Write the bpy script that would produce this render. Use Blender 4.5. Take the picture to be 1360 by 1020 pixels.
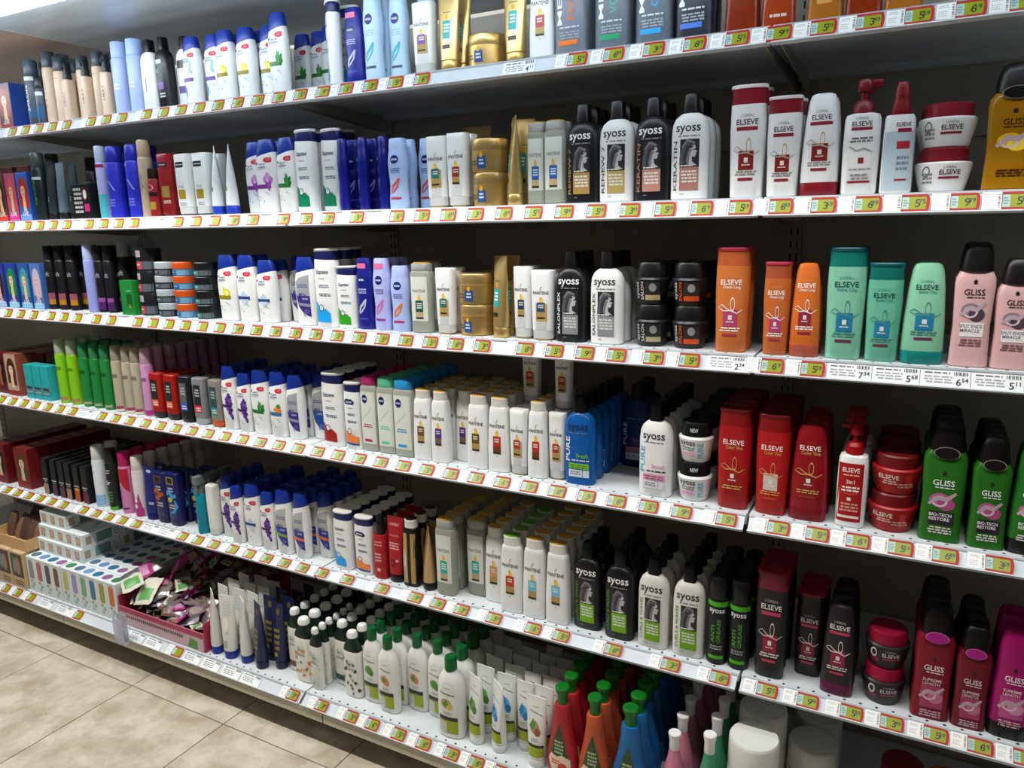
import bpy, bmesh, math, random
from mathutils import Matrix, Vector
random.seed(7)
sc = bpy.context.scene
for o in list(bpy.data.objects): bpy.data.objects.remove(o)
COL = sc.collection
# ---------------------------------------------------------------- camera, world, lights, exposure
cam = bpy.data.cameras.new('camera'); cam.sensor_width = 36; cam.lens = 36 * 994.27 / 1360
cam.clip_start = .02
co = bpy.data.objects.new('camera', cam); COL.objects.link(co)
def cam_axes(yaw, pitch, roll):
    cy, sy, cp, sp = math.cos(yaw), math.sin(yaw), math.cos(pitch), math.sin(pitch)
    f = Vector((-sy * cp, cy * cp, -sp)); r = Vector((cy, sy, 0)); u = r.cross(f)
    cr, sr = math.cos(roll), math.sin(roll)
    return cr * r + sr * u, -sr * r + cr * u, f
r_, u_, f_ = cam_axes(.49656, .21101, -.018484)
co.matrix_world = Matrix(((r_.x, u_.x, -f_.x, .3006), (r_.y, u_.y, -f_.y, -1.6624), (r_.z, u_.z, -f_.z, 1.6302), (0, 0, 0, 1)))
sc.camera = co
w = bpy.data.worlds.new('world'); sc.world = w; w.use_nodes = True
w.node_tree.nodes['Background'].inputs[0].default_value = (.80, .90, 1, 1)
w.node_tree.nodes['Background'].inputs[1].default_value = .03
vs = sc.view_settings; vs.view_transform = 'Standard'; vs.look = 'None'; vs.gamma = 1; vs.use_curve_mapping = False
vs.exposure = -0.25
def area(name, loc, sx, sy, power, color=(1, 1, 1)):
    l = bpy.data.lights.new(name, 'AREA'); l.shape = 'RECTANGLE'; l.size = sx; l.size_y = sy; l.energy = power; l.color = color
    o = bpy.data.objects.new(name, l); COL.objects.link(o); o.location = loc
    return o
STRIPS = [50, 55, 44, 30]          # radiance of the tube along the canopy's front edge, bay by bay
LAMPS = [(-3.3, -.85, 46), (-1.65, -.85, 46), (0.0, -.85, 27), (1.65, -.85, 12)]
for (lx, ly, p_) in LAMPS:
    area('ceiling_lamp_light', (lx, ly, 2.93), 1.4, .12, p_, (1, .97, .92))

# ---------------------------------------------------------------- materials
MATS = {}
def lin(c): return c / 12.92 if c <= .04045 else ((c + .055) / 1.055) ** 2.4
def mat(key):
    """'rrggbb' glossy plastic, 'm:' metallic, 'c:' clear plastic, 'p:' paper, 't:' tinted clear liquid"""
    if key in MATS: return MATS[key]
    kind, hx = (key[0], key[2:]) if key[1] == ':' else ('x', key)
    rgb = [lin(int(hx[i:i + 2], 16) / 255) for i in (0, 2, 4)]
    m = bpy.data.materials.new({'x': 'plastic', 'm': 'metallic', 'c': 'clear_plastic', 'p': 'paper', 't': 'tinted_plastic'}[kind] + '_' + hx)
    m.use_nodes = True; nt = m.node_tree; b = nt.nodes['Principled BSDF']
    b.inputs['Base Color'].default_value = (*rgb, 1)
    no = nt.nodes.new('ShaderNodeTexNoise'); no.inputs['Scale'].default_value = 35; no.inputs['Detail'].default_value = 2
    tc = nt.nodes.new('ShaderNodeTexCoord'); nt.links.new(tc.outputs['Object'], no.inputs['Vector'])
    mr = nt.nodes.new('ShaderNodeMapRange'); base = {'x': .34, 'm': .34, 'c': .12, 'p': .55, 't': .2}[kind]
    mr.inputs['To Min'].default_value = base - .05; mr.inputs['To Max'].default_value = base + .07
    nt.links.new(no.outputs['Fac'], mr.inputs['Value']); nt.links.new(mr.outputs['Result'], b.inputs['Roughness'])
    b.inputs['Specular IOR Level'].default_value = .36
    if kind == 'm': b.inputs['Metallic'].default_value = .75
    if kind == 'c':
        b.inputs['Transmission Weight'].default_value = .5; b.inputs['IOR'].default_value = 1.2
    if kind == 't':
        b.inputs['Transmission Weight'].default_value = .25; b.inputs['IOR'].default_value = 1.35
    MATS[key] = m
    return m

# ---------------------------------------------------------------- mesh helpers
def new_mesh(name, verts, faces, mats, mi=None, smooth=35):
    me = bpy.data.meshes.new(name); me.from_pydata(verts, [], faces)
    for m in mats: me.materials.append(m)
    if mi: me.polygons.foreach_set('material_index', mi)
    if smooth:
        me.polygons.foreach_set('use_smooth', [True] * len(me.polygons)); me.set_sharp_from_angle(angle=math.radians(smooth))
    me.update(); return me
def loft(rings, N=24):
    """rings: (z, a, b, n, tilt); superellipse sections; tilt raises +x side"""
    V, Fc = [], []
    for rg in rings:
        z, a, b, n = rg[:4]; t = rg[4] if len(rg) > 4 else 0
        for i in range(N):
            th = 2 * math.pi * i / N; c, s = math.cos(th), math.sin(th)
            x = math.copysign(abs(c) ** (2 / n), c); y = math.copysign(abs(s) ** (2 / n), s)
            V.append((a * x, b * y, z + t * x))
    for k in range(len(rings) - 1):
        for i in range(N):
            j = (i + 1) % N
            Fc.append((k * N + i, k * N + j, (k + 1) * N + j, (k + 1) * N + i))
    Fc.append(tuple(range(N))[::-1]); Fc.append(tuple(range((len(rings) - 1) * N, len(rings) * N)))
    return V, Fc
def boxm(x0, x1, y0, y1, z0, z1, bv=0):
    bm = bmesh.new(); bmesh.ops.create_cube(bm, size=1)
    for v in bm.verts: v.co = Vector(((x0 + x1) / 2 + v.co.x * (x1 - x0), (y0 + y1) / 2 + v.co.y * (y1 - y0), (z0 + z1) / 2 + v.co.z * (z1 - z0)))
    if bv: bmesh.ops.bevel(bm, geom=bm.edges[:], offset=bv, segments=2, affect='EDGES', profile=.5)
    bm.verts.index_update()
    V = [tuple(v.co) for v in bm.verts]; Fc = [tuple(v.index for v in f.verts) for f in bm.faces]; bm.free()
    return V, Fc
def join(*parts):
    V, Fc = [], []
    for v, f in parts:
        o = len(V); V += v; Fc += [tuple(i + o for i in q) for q in f]
    return V, Fc
def shift(m, dx, dy, dz): return [(x + dx, y + dy, z + dz) for x, y, z in m[0]], m[1]
# text: flat glyph meshes, cached per string
TXT = {}
def glyphs(s):
    if s in TXT: return TXT[s]
    cu = bpy.data.curves.new('lettering', 'FONT'); cu.body = s; cu.resolution_u = 2; cu.align_x = 'CENTER'; cu.size = 1; cu.offset = .014
    o = bpy.data.objects.new('lettering', cu); COL.objects.link(o)
    bpy.context.view_layer.update()
    me = bpy.data.meshes.new_from_object(o.evaluated_get(bpy.context.evaluated_depsgraph_get()))
    V = [(v.co.x, v.co.y) for v in me.vertices]; Fc = [tuple(p.vertices) for p in me.polygons]
    bpy.data.objects.remove(o); bpy.data.meshes.remove(me); bpy.data.curves.remove(cu)
    xs = [v[0] for v in V]; ys = [v[1] for v in V]
    cx, cy = (min(xs) + max(xs)) / 2, (min(ys) + max(ys)) / 2
    TXT[s] = ([(x - cx, y - cy) for x, y in V], Fc, max(xs) - min(xs), max(ys) - min(ys))
    return TXT[s]
class Print:
    """flat print in (x, z), later wrapped on the front of a lofted body"""
    def __init__(self): self.V, self.F, self.M, self.cols, self.layer = [], [], [], [], 0
    def add(self, V, F, col):
        if col not in self.cols: self.cols.append(col)
        o = len(self.V)
        self.V += [(x, z, self.layer) for x, z in V]
        self.F += [tuple(i + o for i in f) for f in F]; self.M += [self.cols.index(col)] * len(F)
    def build(self, name, surf, cuts_x, cuts_z, table=None):
        bm = bmesh.new(); vs_ = [bm.verts.new((x, l * .00005, z)) for x, z, l in self.V]
        for f, mi in zip(self.F, self.M):
            try: bm.faces.new([vs_[i] for i in f]).material_index = mi
            except ValueError: pass
        for ax, cuts in ((0, cuts_x), (2, cuts_z)):
            for c in cuts:
                no = (1, 0, 0) if ax == 0 else (0, 0, 1); p = (c, 0, 0) if ax == 0 else (0, 0, c)
                bmesh.ops.bisect_plane(bm, geom=bm.verts[:] + bm.edges[:] + bm.faces[:], plane_co=p, plane_no=no, dist=1e-6)
        for v in bm.verts:
            v.co.y = surf(v.co.x, v.co.z) - .0004 - v.co.y
        for f in bm.faces:
            f.normal_update()
            if f.normal.y > 0: f.normal_flip()
        me = bpy.data.meshes.new(name); bm.to_mesh(me); bm.free()
        for c in self.cols: me.materials.append(table[c] if table else mat(c))
        return me
def surf_of(rings):
    zs = [r[0] for r in rings]
    def s(x, z):
        k = 0
        while k < len(rings) - 2 and z > zs[k + 1]: k += 1
        r0, r1 = rings[k], rings[k + 1]
        t = 0 if r1[0] == r0[0] else max(0, min(1, (z - r0[0]) / (r1[0] - r0[0])))
        a, b, n = (r0[i] + (r1[i] - r0[i]) * t for i in (1, 2, 3))
        q = min(abs(x) / a, .97)
        return -b * (1 - q ** n) ** (1 / n)
    return s

# ---------------------------------------------------------------- print vocabulary (x in half widths, z in heights)
def draw(pr, items, w, h):
    for it in items:
        k = it[0]; pr.layer += 1
        if k == 'T':                                    # text: s, x, z, height, colour, (max width)
            _, s, x, z, hh, col = it[:6]; mw = it[6] if len(it) > 6 else 1.5
            V, F, gw, gh = glyphs(s); sz = hh * h / gh; sx = min(sz, mw * w / 2 / gw)
            pr.add([(x * w / 2 + a * sx, z * h + b * sz) for a, b in V], F, col)
        elif k == 'V':                                  # upright text reading upwards: s, x, z0, z1, glyph height (half widths)
            _, s, x, z0, z1, gw_, col = it
            V, F, gw, gh = glyphs(s); sl = (z1 - z0) * h / gw; sh = gw_ * w / 2 / gh
            pr.add([(x * w / 2 - b * sh, (z0 + z1) / 2 * h + a * sl) for a, b in V], F, col)
        elif k == 'R':
            _, x0, x1, z0, z1, col = it
            pr.add([(x0 * w / 2, z0 * h), (x1 * w / 2, z0 * h), (x1 * w / 2, z1 * h), (x0 * w / 2, z1 * h)], [(0, 1, 2, 3)], col)
        elif k == 'E':
            _, x, z, rx, rz, col = it
            pr.add([(x * w / 2 + rx * w / 2 * math.cos(i * math.pi / 8), z * h + rz * h * math.sin(i * math.pi / 8)) for i in range(16)], [tuple(range(16))], col)
        elif k == 'O':                                  # ring
            _, x, z, rx, rz, th, col = it; P = []
            for i in range(18):
                c, s = math.cos(i * math.pi / 9), math.sin(i * math.pi / 9)
                P += [(x * w / 2 + rx * w / 2 * c, z * h + rz * h * s), (x * w / 2 + rx * w / 2 * c * (1 - th), z * h + rz * h * s * (1 - th))]
            pr.add(P, [(2 * i, 2 * ((i + 1) % 18), 2 * ((i + 1) % 18) + 1, 2 * i + 1) for i in range(18)], col)
        elif k == 'P':
            _, pts, col = it
            pr.add([(x * w / 2, z * h) for x, z in pts], [tuple(range(len(pts)))], col)
        elif k == 'L':                                  # unreadable small print: rows of broken bars
            _, x0, x1, z, n, dz, col = it; rn = random.Random(int(z * 1000) + n)
            for r in range(n):
                x = x0 + rn.random() * .1 * (x1 - x0)
                while x < x1 - .05:
                    e = min(x1, x + (x1 - x0) * (.12 + .25 * rn.random()))
                    zz = (z - r * dz) * h; t = dz * .28 * h
                    pr.add([(x * w / 2, zz - t), (e * w / 2, zz - t), (e * w / 2, zz + t), (x * w / 2, zz + t)], [(0, 1, 2, 3)], col)
                    x = e + (x1 - x0) * .05
        elif k == 'S':                                  # swoosh / ribbon stroke through points with widths
            _, pts, th, col = it; P = []
            for i, (x, z) in enumerate(pts):
                x0, z0 = pts[max(0, i - 1)]; x1, z1 = pts[min(len(pts) - 1, i + 1)]
                dx, dz = (x1 - x0) * w / 2, (z1 - z0) * h; L = math.hypot(dx, dz) or 1
                tt = th * w / 2 * (.35 + .65 * math.sin(math.pi * (i + .5) / len(pts)))
                P += [(x * w / 2 - dz / L * tt, z * h + dx / L * tt), (x * w / 2 + dz / L * tt, z * h - dx / L * tt)]
            pr.add(P, [(2 * i, 2 * i + 1, 2 * i + 3, 2 * i + 2) for i in range(len(pts) - 1)], col)
# ---------------------------------------------------------------- product shapes: each returns parts [(name, colour, (V, F))], the rings that carry the print and its z span
def R_(h, w, d, rows): return [(z * h, a * w, b * d, n) + tuple(t * h for t in rest) for z, a, b, n, *rest in rows]
def sh_hs(w, d, h, c, cap='16308c'):
    b = R_(h, w, d, [(0, .40, .40, 2.6), (.012, .43, .44, 2.6), (.25, .46, .47, 2.5), (.52, .5, .5, 2.4), (.68, .485, .48, 2.4), (.745, .46, .45, 2.4, .02), (.80, .43, .42, 2.4, .035)])
    k = R_(h, w, d, [(.785, .425, .415, 2.4, .035), (.80, .435, .425, 2.4, .035), (.88, .415, .41, 2.4, .012), (.965, .37, .37, 2.4), (1, .33, .32, 2.4)])
    return [('body', c, loft(b)), ('cap', cap, loft(k))], b
def sh_zdr(w, d, h, c, cap='1b2058'):
    b = R_(h, w, d, [(0, .46, .44, 3), (.012, .49, .48, 3), (.35, .485, .48, 3), (.7, .5, .5, 2.8), (.84, .485, .47, 2.7), (.86, .47, .46, 2.7, -.006)])
    k = R_(h, w, d, [(.85, .46, .45, 2.6, -.006), (.86, .475, .465, 2.6, -.006), (.95, .475, .465, 2.5, .004), (.97, .46, .45, 2.4, .006)])
    t = R_(h, w, d, [(.965, .475, .48, 2.4, .006), (.985, .50, .52, 2.3, .006), (1, .47, .49, 2.3, .004)])
    return [('body', c, loft(b)), ('cap', cap, loft(k)), ('cap_top', 'e2e2de', loft(t))], b
def sh_niv(w, d, h, c, cap=None):
    b = R_(h, w, d, [(0, .43, .42, 2.4), (.015, .46, .45, 2.4), (.12, .47, .47, 2.3), (.33, .42, .45, 2.2), (.5, .46, .48, 2.2), (.66, .5, .5, 2.2), (.78, .46, .46, 2.3), (.83, .42, .43, 2.4)])
    k = R_(h, w, d, [(.83, .425, .435, 2.4), (.9, .40, .42, 2.5), (.985, .37, .39, 2.6), (1, .34, .36, 2.6)])
    return [('body', c, loft(b)), ('cap', cap or c, loft(k))], b
def sh_pant(w, d, h, c, cap='c79a3a', neck=None):
    b = R_(h, w, d, [(0, .48, .46, 4), (.01, .5, .5, 4), (.3, .5, .5, 4), (.82, .42, .44, 4), (.86, .40, .42, 3.5), (.875, .36, .38, 3)])
    k = R_(h, w, d, [(.87, .365, .385, 2.8), (.95, .36, .38, 2.6), (.985, .37, .40, 2.4), (.99, .35, .38, 2.4)])
    t = R_(h, w, d, [(.985, .33, .36, 2.2), (.998, .32, .35, 2.2), (1, .30, .33, 2.2)])
    return [('body', c, loft(b)), ('cap', neck or 'dcdcd6', loft(k)), ('cap_disc', cap, loft(t))], b
def sh_pc(w, d, h, c, foot='b99a56', ring='c9c9c6'):
    f = R_(h, w, d, [(0, .34, .38, 2.3), (.025, .37, .41, 2.3)])
    k = R_(h, w, d, [(.024, .42, .44, 3), (.03, .435, .45, 3), (.14, .44, .46, 3.2)])
    b = R_(h, w, d, [(.138, .43, .45, 3.2), (.145, .45, .47, 3.4), (.5, .48, .48, 3.6), (.93, .5, .46, 4), (.99, .5, .42, 4.5), (1, .48, .38, 4.5)])
    return [('body', c, loft(b)), ('cap', ring, loft(k)), ('foot', foot, loft(f))], b
def sh_pcl(w, d, h, c, cap='c79a3a', lab='d8dad2'):
    b = R_(h, w, d, [(0, .45, .42, 4), (.015, .49, .48, 4), (.5, .5, .5, 4), (.84, .5, .5, 4), (.87, .46, .46, 3.5), (.885, .40, .42, 3)])
    k = R_(h, w, d, [(.88, .44, .45, 3), (.89, .46, .47, 3), (.975, .46, .47, 2.8), (.985, .43, .45, 2.6)])
    t = R_(h, w, d, [(.98, .38, .42, 2.3), (.998, .37, .41, 2.3), (1, .35, .39, 2.3)])
    return [('body', c, loft(b)), ('cap', 'c:d4d6d2', loft(k)), ('cap_disc', cap, loft(t))], b
def sh_mic(w, d, h, c, cap):
    parts, b = sh_pcl(w, d, h, c, cap)
    return [parts[0], ('cap', cap, join(parts[1][2], parts[2][2]))], b
def sh_pk(w, d, h, c, foot): return sh_pc(w, d, h, c, foot, foot)
def sh_sy(w, d, h, c, cap='0c0c0e'):
    b = R_(h, w, d, [(0, .46, .44, 3.2), (.012, .49, .48, 3.2), (.3, .5, .5, 3), (.62, .5, .5, 2.9), (.72, .47, .49, 2.8), (.775, .40, .45, 2.6), (.81, .29, .38, 2.4), (.825, .2, .3, 2.2)])
    k = R_(h, w, d, [(.82, .18, .30, 3.5), (.825, .20, .33, 3.5), (.985, .185, .31, 3.5), (1, .165, .28, 3.5)])
    return [('body', c, loft(b)), ('cap', cap, loft(k))], b
def sh_els(w, d, h, c, cap, capt=None):
    b = R_(h, w, d, [(0, .42, .42, 3), (.012, .45, .46, 3), (.2, .46, .48, 3), (.6, .5, .5, 3), (.83, .49, .49, 3.2)])
    k = R_(h, w, d, [(.83, .48, .48, 3.2), (.84, .485, .485, 3.2), (.93, .475, .475, 3), (.97, .49, .5, 3)])
    t = R_(h, w, d, [(.968, .50, .53, 3), (.99, .51, .54, 3), (1, .49, .51, 3)])
    return [('body', c, loft(b)), ('cap', cap, loft(k)), ('cap_top', capt or cap, loft(t))], b
def sh_elsc(w, d, h, c, cap):
    k = R_(h, w, d, [(0, .47, .46, 3), (.01, .49, .49, 3), (.12, .5, .5, 3), (.13, .49, .49, 3)])
    b = R_(h, w, d, [(.128, .485, .485, 3), (.14, .495, .495, 3), (.4, .48, .48, 2.9), (.75, .42, .42, 2.8), (.93, .36, .34, 2.6), (.985, .30, .27, 2.4), (1, .2, .17, 2.3)])
    return [('body', c, loft(b)), ('cap', cap, loft(k))], b
def sh_pump(w, d, h, c, cap, nozzle_dir=1):
    b = R_(h, w, d, [(0, .45, .44, 3.4), (.012, .48, .48, 3.4), (.4, .5, .5, 3.2), (.66, .48, .49, 3.2), (.695, .44, .45, 3), (.71, .3, .34, 2.4)])
    k = R_(h, w, d, [(.705, .27, .36, 2.1), (.71, .29, .38, 2.1), (.79, .27, .36, 2.1), (.82, .19, .25, 2.1), (.825, .1, .14, 2), (.90, .1, .14, 2)])
    p = R_(h, w, d, [(.895, .19, .25, 2.1), (.91, .21, .28, 2.1), (.985, .20, .26, 2.1), (1, .17, .22, 2.1)])
    nz = boxm(.1 * w * nozzle_dir, .46 * w * nozzle_dir, -.1 * d, .1 * d, .955 * h, .99 * h, .001) if nozzle_dir > 0 else boxm(-.46 * w, -.1 * w, -.1 * d, .1 * d, .955 * h, .99 * h, .001)
    return [('body', c, loft(b)), ('collar', cap, loft(k, 16)), ('pump_head', cap, join(loft(p, 16), nz))], b
def sh_spr(w, d, h, c, cap):
    b = R_(h, w, d, [(0, .46, .46, 3), (.012, .5, .5, 3), (.5, .49, .49, 3), (.69, .46, .47, 3), (.71, .42, .44, 2.8)])
    k = R_(h, w, d, [(.70, .30, .34, 2.2), (.71, .32, .36, 2.2), (.80, .27, .32, 2.4), (.86, .22, .28, 2.6), (.97, .20, .3, 3), (1, .16, .24, 3)])
    n = boxm(-.05 * w, .05 * w, -.42 * d, -.2 * d, .88 * h, .93 * h)
    return [('body', c, loft(b)), ('nozzle', cap, join(loft(k, 16), n))], b
def sh_jar(w, d, h, c, lid):            # straight jar, big lid
    b = R_(h, w, w, [(0, .46, .46, 2), (.03, .49, .49, 2), (.30, .5, .5, 2), (.64, .5, .5, 2), (.66, .47, .47, 2)])
    k = R_(h, w, w, [(.65, .485, .485, 2), (.67, .495, .495, 2), (.965, .488, .488, 2), (.985, .48, .48, 2), (1, .46, .46, 2)])
    return [('body', c, loft(b, 28)), ('lid', lid, loft(k, 28))], b
def sh_bowl(w, d, h, c, lid):           # bowl shaped jar
    b = R_(h, w, w, [(0, .36, .36, 2), (.03, .39, .39, 2), (.3, .45, .45, 2), (.55, .495, .495, 2), (.64, .5, .5, 2), (.68, .47, .47, 2)])
    k = R_(h, w, w, [(.67, .42, .42, 2), (.68, .43, .43, 2), (.96, .425, .425, 2), (1, .40, .40, 2)])
    return [('body', c, loft(b, 28)), ('lid', lid, loft(k, 28))], b
def sh_taper(w, d, h, c, lid):          # jar narrowing downwards with a broad shoulder
    b = R_(h, w, w, [(0, .36, .36, 2.2), (.03, .39, .39, 2.2), (.35, .45, .45, 2.2), (.6, .5, .5, 2.2), (.65, .46, .46, 2.2)])
    k = R_(h, w, w, [(.64, .42, .42, 2.1), (.66, .435, .435, 2.1), (.95, .42, .42, 2.1), (1, .39, .39, 2.1)])
    return [('body', c, loft(b, 28)), ('lid', lid, loft(k, 28))], b[:-1] + k[1:]
def sh_gl(w, d, h, c, cap, sticker=None):
    b = R_(h, w, d, [(0, .46, .44, 4.5), (.01, .49, .48, 4.5), (.35, .46, .47, 4.5), (.66, .5, .5, 4.5), (.72, .49, .49, 4), (.785, .38, .42, 3.5), (.80, .33, .38, 3)])
    k = R_(h, w, d, [(.765, .35, .48, 3), (.775, .40, .53, 3), (.82, .40, .52, 2.8), (.93, .36, .45, 2.8), (.985, .31, .38, 2.6), (1, .25, .3, 2.6)])
    out = [('body', c, loft(b)), ('cap', cap, loft(k))]
    if sticker:
        n = 20
        for nm, q, yo, col in (('sticker_rim', 1, -.575, '8c8078' if sticker == '141012' else 'c86cb0'), ('sticker', .9, -.59, sticker)):
            V = [(.30 * w * q * math.cos(t * 2 * math.pi / n), y0 * d, .765 * h + .052 * h * q * math.sin(t * 2 * math.pi / n)) for y0 in (yo, yo + .014) for t in range(n)]
            out.append((nm, col, (V, [tuple(range(n)), tuple(range(n, 2 * n))[::-1]] + [(t, t + n, (t + 1) % n + n, (t + 1) % n) for t in range(n)])))
    return out, b
def sh_glc(w, d, h, c, cap):
    k = R_(h, w, d, [(0, .48, .47, 3), (.01, .5, .5, 3), (.14, .5, .5, 3)])
    b = R_(h, w, d, [(.138, .48, .48, 3), (.15, .49, .49, 3), (.45, .46, .46, 3), (.8, .40, .4, 3), (.96, .36, .3, 3), (1, .3, .22, 3)])
    return [('body', c, loft(b)), ('cap', cap, loft(k))], b
def sh_can(w, d, h, c, cap, capw=.46):
    b = R_(h, w, w, [(0, .46, .46, 2), (.008, .5, .5, 2), (.4, .5, .5, 2), (.745, .5, .5, 2), (.775, .46, .46, 2), (.785, .4, .4, 2)])
    k = R_(h, w, w, [(.78, capw - .01, capw - .01, 2), (.785, capw, capw, 2), (.985, capw - .02, capw - .02, 2), (1, capw - .06, capw - .06, 2)])
    return [('body', c, loft(b, 18)), ('cap', cap, loft(k, 18))], b
def sh_tube(w, d, h, c, cap):
    k = R_(h, w, d, [(0, .37, .44, 2.2), (.01, .39, .47, 2.2), (.11, .39, .47, 2.2), (.12, .37, .45, 2.2)])
    b = R_(h, w, d, [(.118, .36, .43, 2.2), (.13, .40, .48, 2.2), (.35, .44, .42, 2.2), (.65, .475, .27, 2.3), (.9, .5, .09, 2.6), (.965, .5, .035, 3), (1, .5, .03, 4)])
    return [('body', c, loft(b)), ('cap', cap, loft(k))], b
def sh_box(w, d, h, c, cap=None):
    b = [(0, w / 2, d / 2, 40), (h, w / 2, d / 2, 40)]
    return [('carton', c, boxm(-w / 2, w / 2, -d / 2, d / 2, 0, h, .0008))], b
def sh_tin(w, d, h, c, lid):
    b = R_(h, w, w, [(0, .47, .47, 2), (.03, .49, .49, 2), (.52, .49, .49, 2)])
    k = R_(h, w, w, [(.515, .498, .498, 2), (.53, .5, .5, 2), (.95, .5, .5, 2), (1, .48, .48, 2)])
    return [('body', c, loft(b, 22)), ('lid', lid, loft(k, 22))], b + k[1:]
def sh_herb(w, d, h, c, cap='e6e6e2'):
    b = R_(h, w, d, [(0, .45, .43, 2.8), (.012, .49, .48, 2.8), (.3, .5, .5, 2.7), (.66, .49, .49, 2.6), (.70, .47, .47, 2.6), (.715, .45, .45, 2.6)])
    k = R_(h, w, d, [(.705, .46, .46, 2.6), (.715, .465, .465, 2.6), (.77, .42, .45, 2.4), (.83, .31, .4, 2.2), (.87, .25, .36, 2), (.90, .24, .35, 2)])
    t = R_(h, w, d, [(.895, .22, .34, 2), (.905, .255, .39, 2), (.95, .255, .39, 2), (.985, .2, .31, 2), (1, .1, .15, 2)])
    return [('body', c, loft(b)), ('collar', '0f2318', loft(k)), ('cap', cap, loft(t, 18))], b
def sh_zia(w, d, h, c, cap='0b5a2c'):
    b = R_(h, w, d, [(0, .45, .43, 2.6), (.012, .49, .48, 2.6), (.3, .5, .5, 2.5), (.6, .49, .5, 2.4), (.72, .44, .47, 2.3), (.79, .33, .4, 2.2), (.83, .2, .32, 2), (.845, .18, .3, 2)])
    k = R_(h, w, d, [(.84, .19, .33, 2), (.845, .205, .35, 2), (.985, .20, .34, 2), (1, .18, .31, 2)])
    return [('body', c, loft(b)), ('cap', cap, loft(k, 18))], b
def sh_fish(w, d, h, c, cap='0c6a1c'):
    b = R_(h, w, d, [(0, .38, .42, 2.4), (.015, .44, .47, 2.4), (.13, .5, .5, 2.4), (.3, .45, .49, 2.3), (.5, .32, .46, 2.3), (.68, .25, .42, 2.3), (.78, .245, .41, 2.3), (.81, .22, .36, 2.2), (.815, .14, .24, 2)])
    k = R_(h, w, d, [(.81, .14, .26, 2), (.815, .155, .28, 2), (.90, .15, .27, 2), (.935, .19, .34, 2), (.955, .215, .38, 2), (.985, .215, .38, 2), (1, .18, .32, 2)])
    return [('body', c, loft(b)), ('cap', cap, loft(k, 18))], b
def sh_pot(w, d, h, c, cap='e8e6e4'):
    b = R_(h, w, w, [(0, .44, .44, 2), (.015, .49, .49, 2), (.2, .5, .5, 2), (.5, .36, .36, 2), (.7, .22, .22, 2), (.8, .17, .17, 2)])
    k = R_(h, w, w, [(.79, .17, .17, 2), (.8, .185, .185, 2), (.9, .175, .175, 2), (.96, .21, .21, 2), (.99, .22, .22, 2), (1, .2, .2, 2)])
    return [('body', c, loft(b)), ('cap', cap, loft(k, 18))], b
def sh_trig(w, d, h, c, cap):
    b = R_(h, w, w, [(0, .45, .45, 2), (.012, .5, .5, 2), (.5, .49, .49, 2), (.64, .44, .44, 2), (.7, .25, .25, 2)])
    k = R_(h, w, w, [(.69, .26, .26, 2), (.70, .28, .28, 2), (.79, .25, .25, 2)])
    hd = join(boxm(-.25 * w, .25 * w, -.55 * w, .35 * w, .85 * h, h, .002), boxm(-.14 * w, .14 * w, -.2 * w, .2 * w, .78 * h, .87 * h), boxm(-.1 * w, .1 * w, -.5 * w, -.38 * w, .7 * h, .87 * h, .001))
    return [('body', c, loft(b)), ('collar', cap, loft(k, 16)), ('trigger_head', cap, hd)], b

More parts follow.
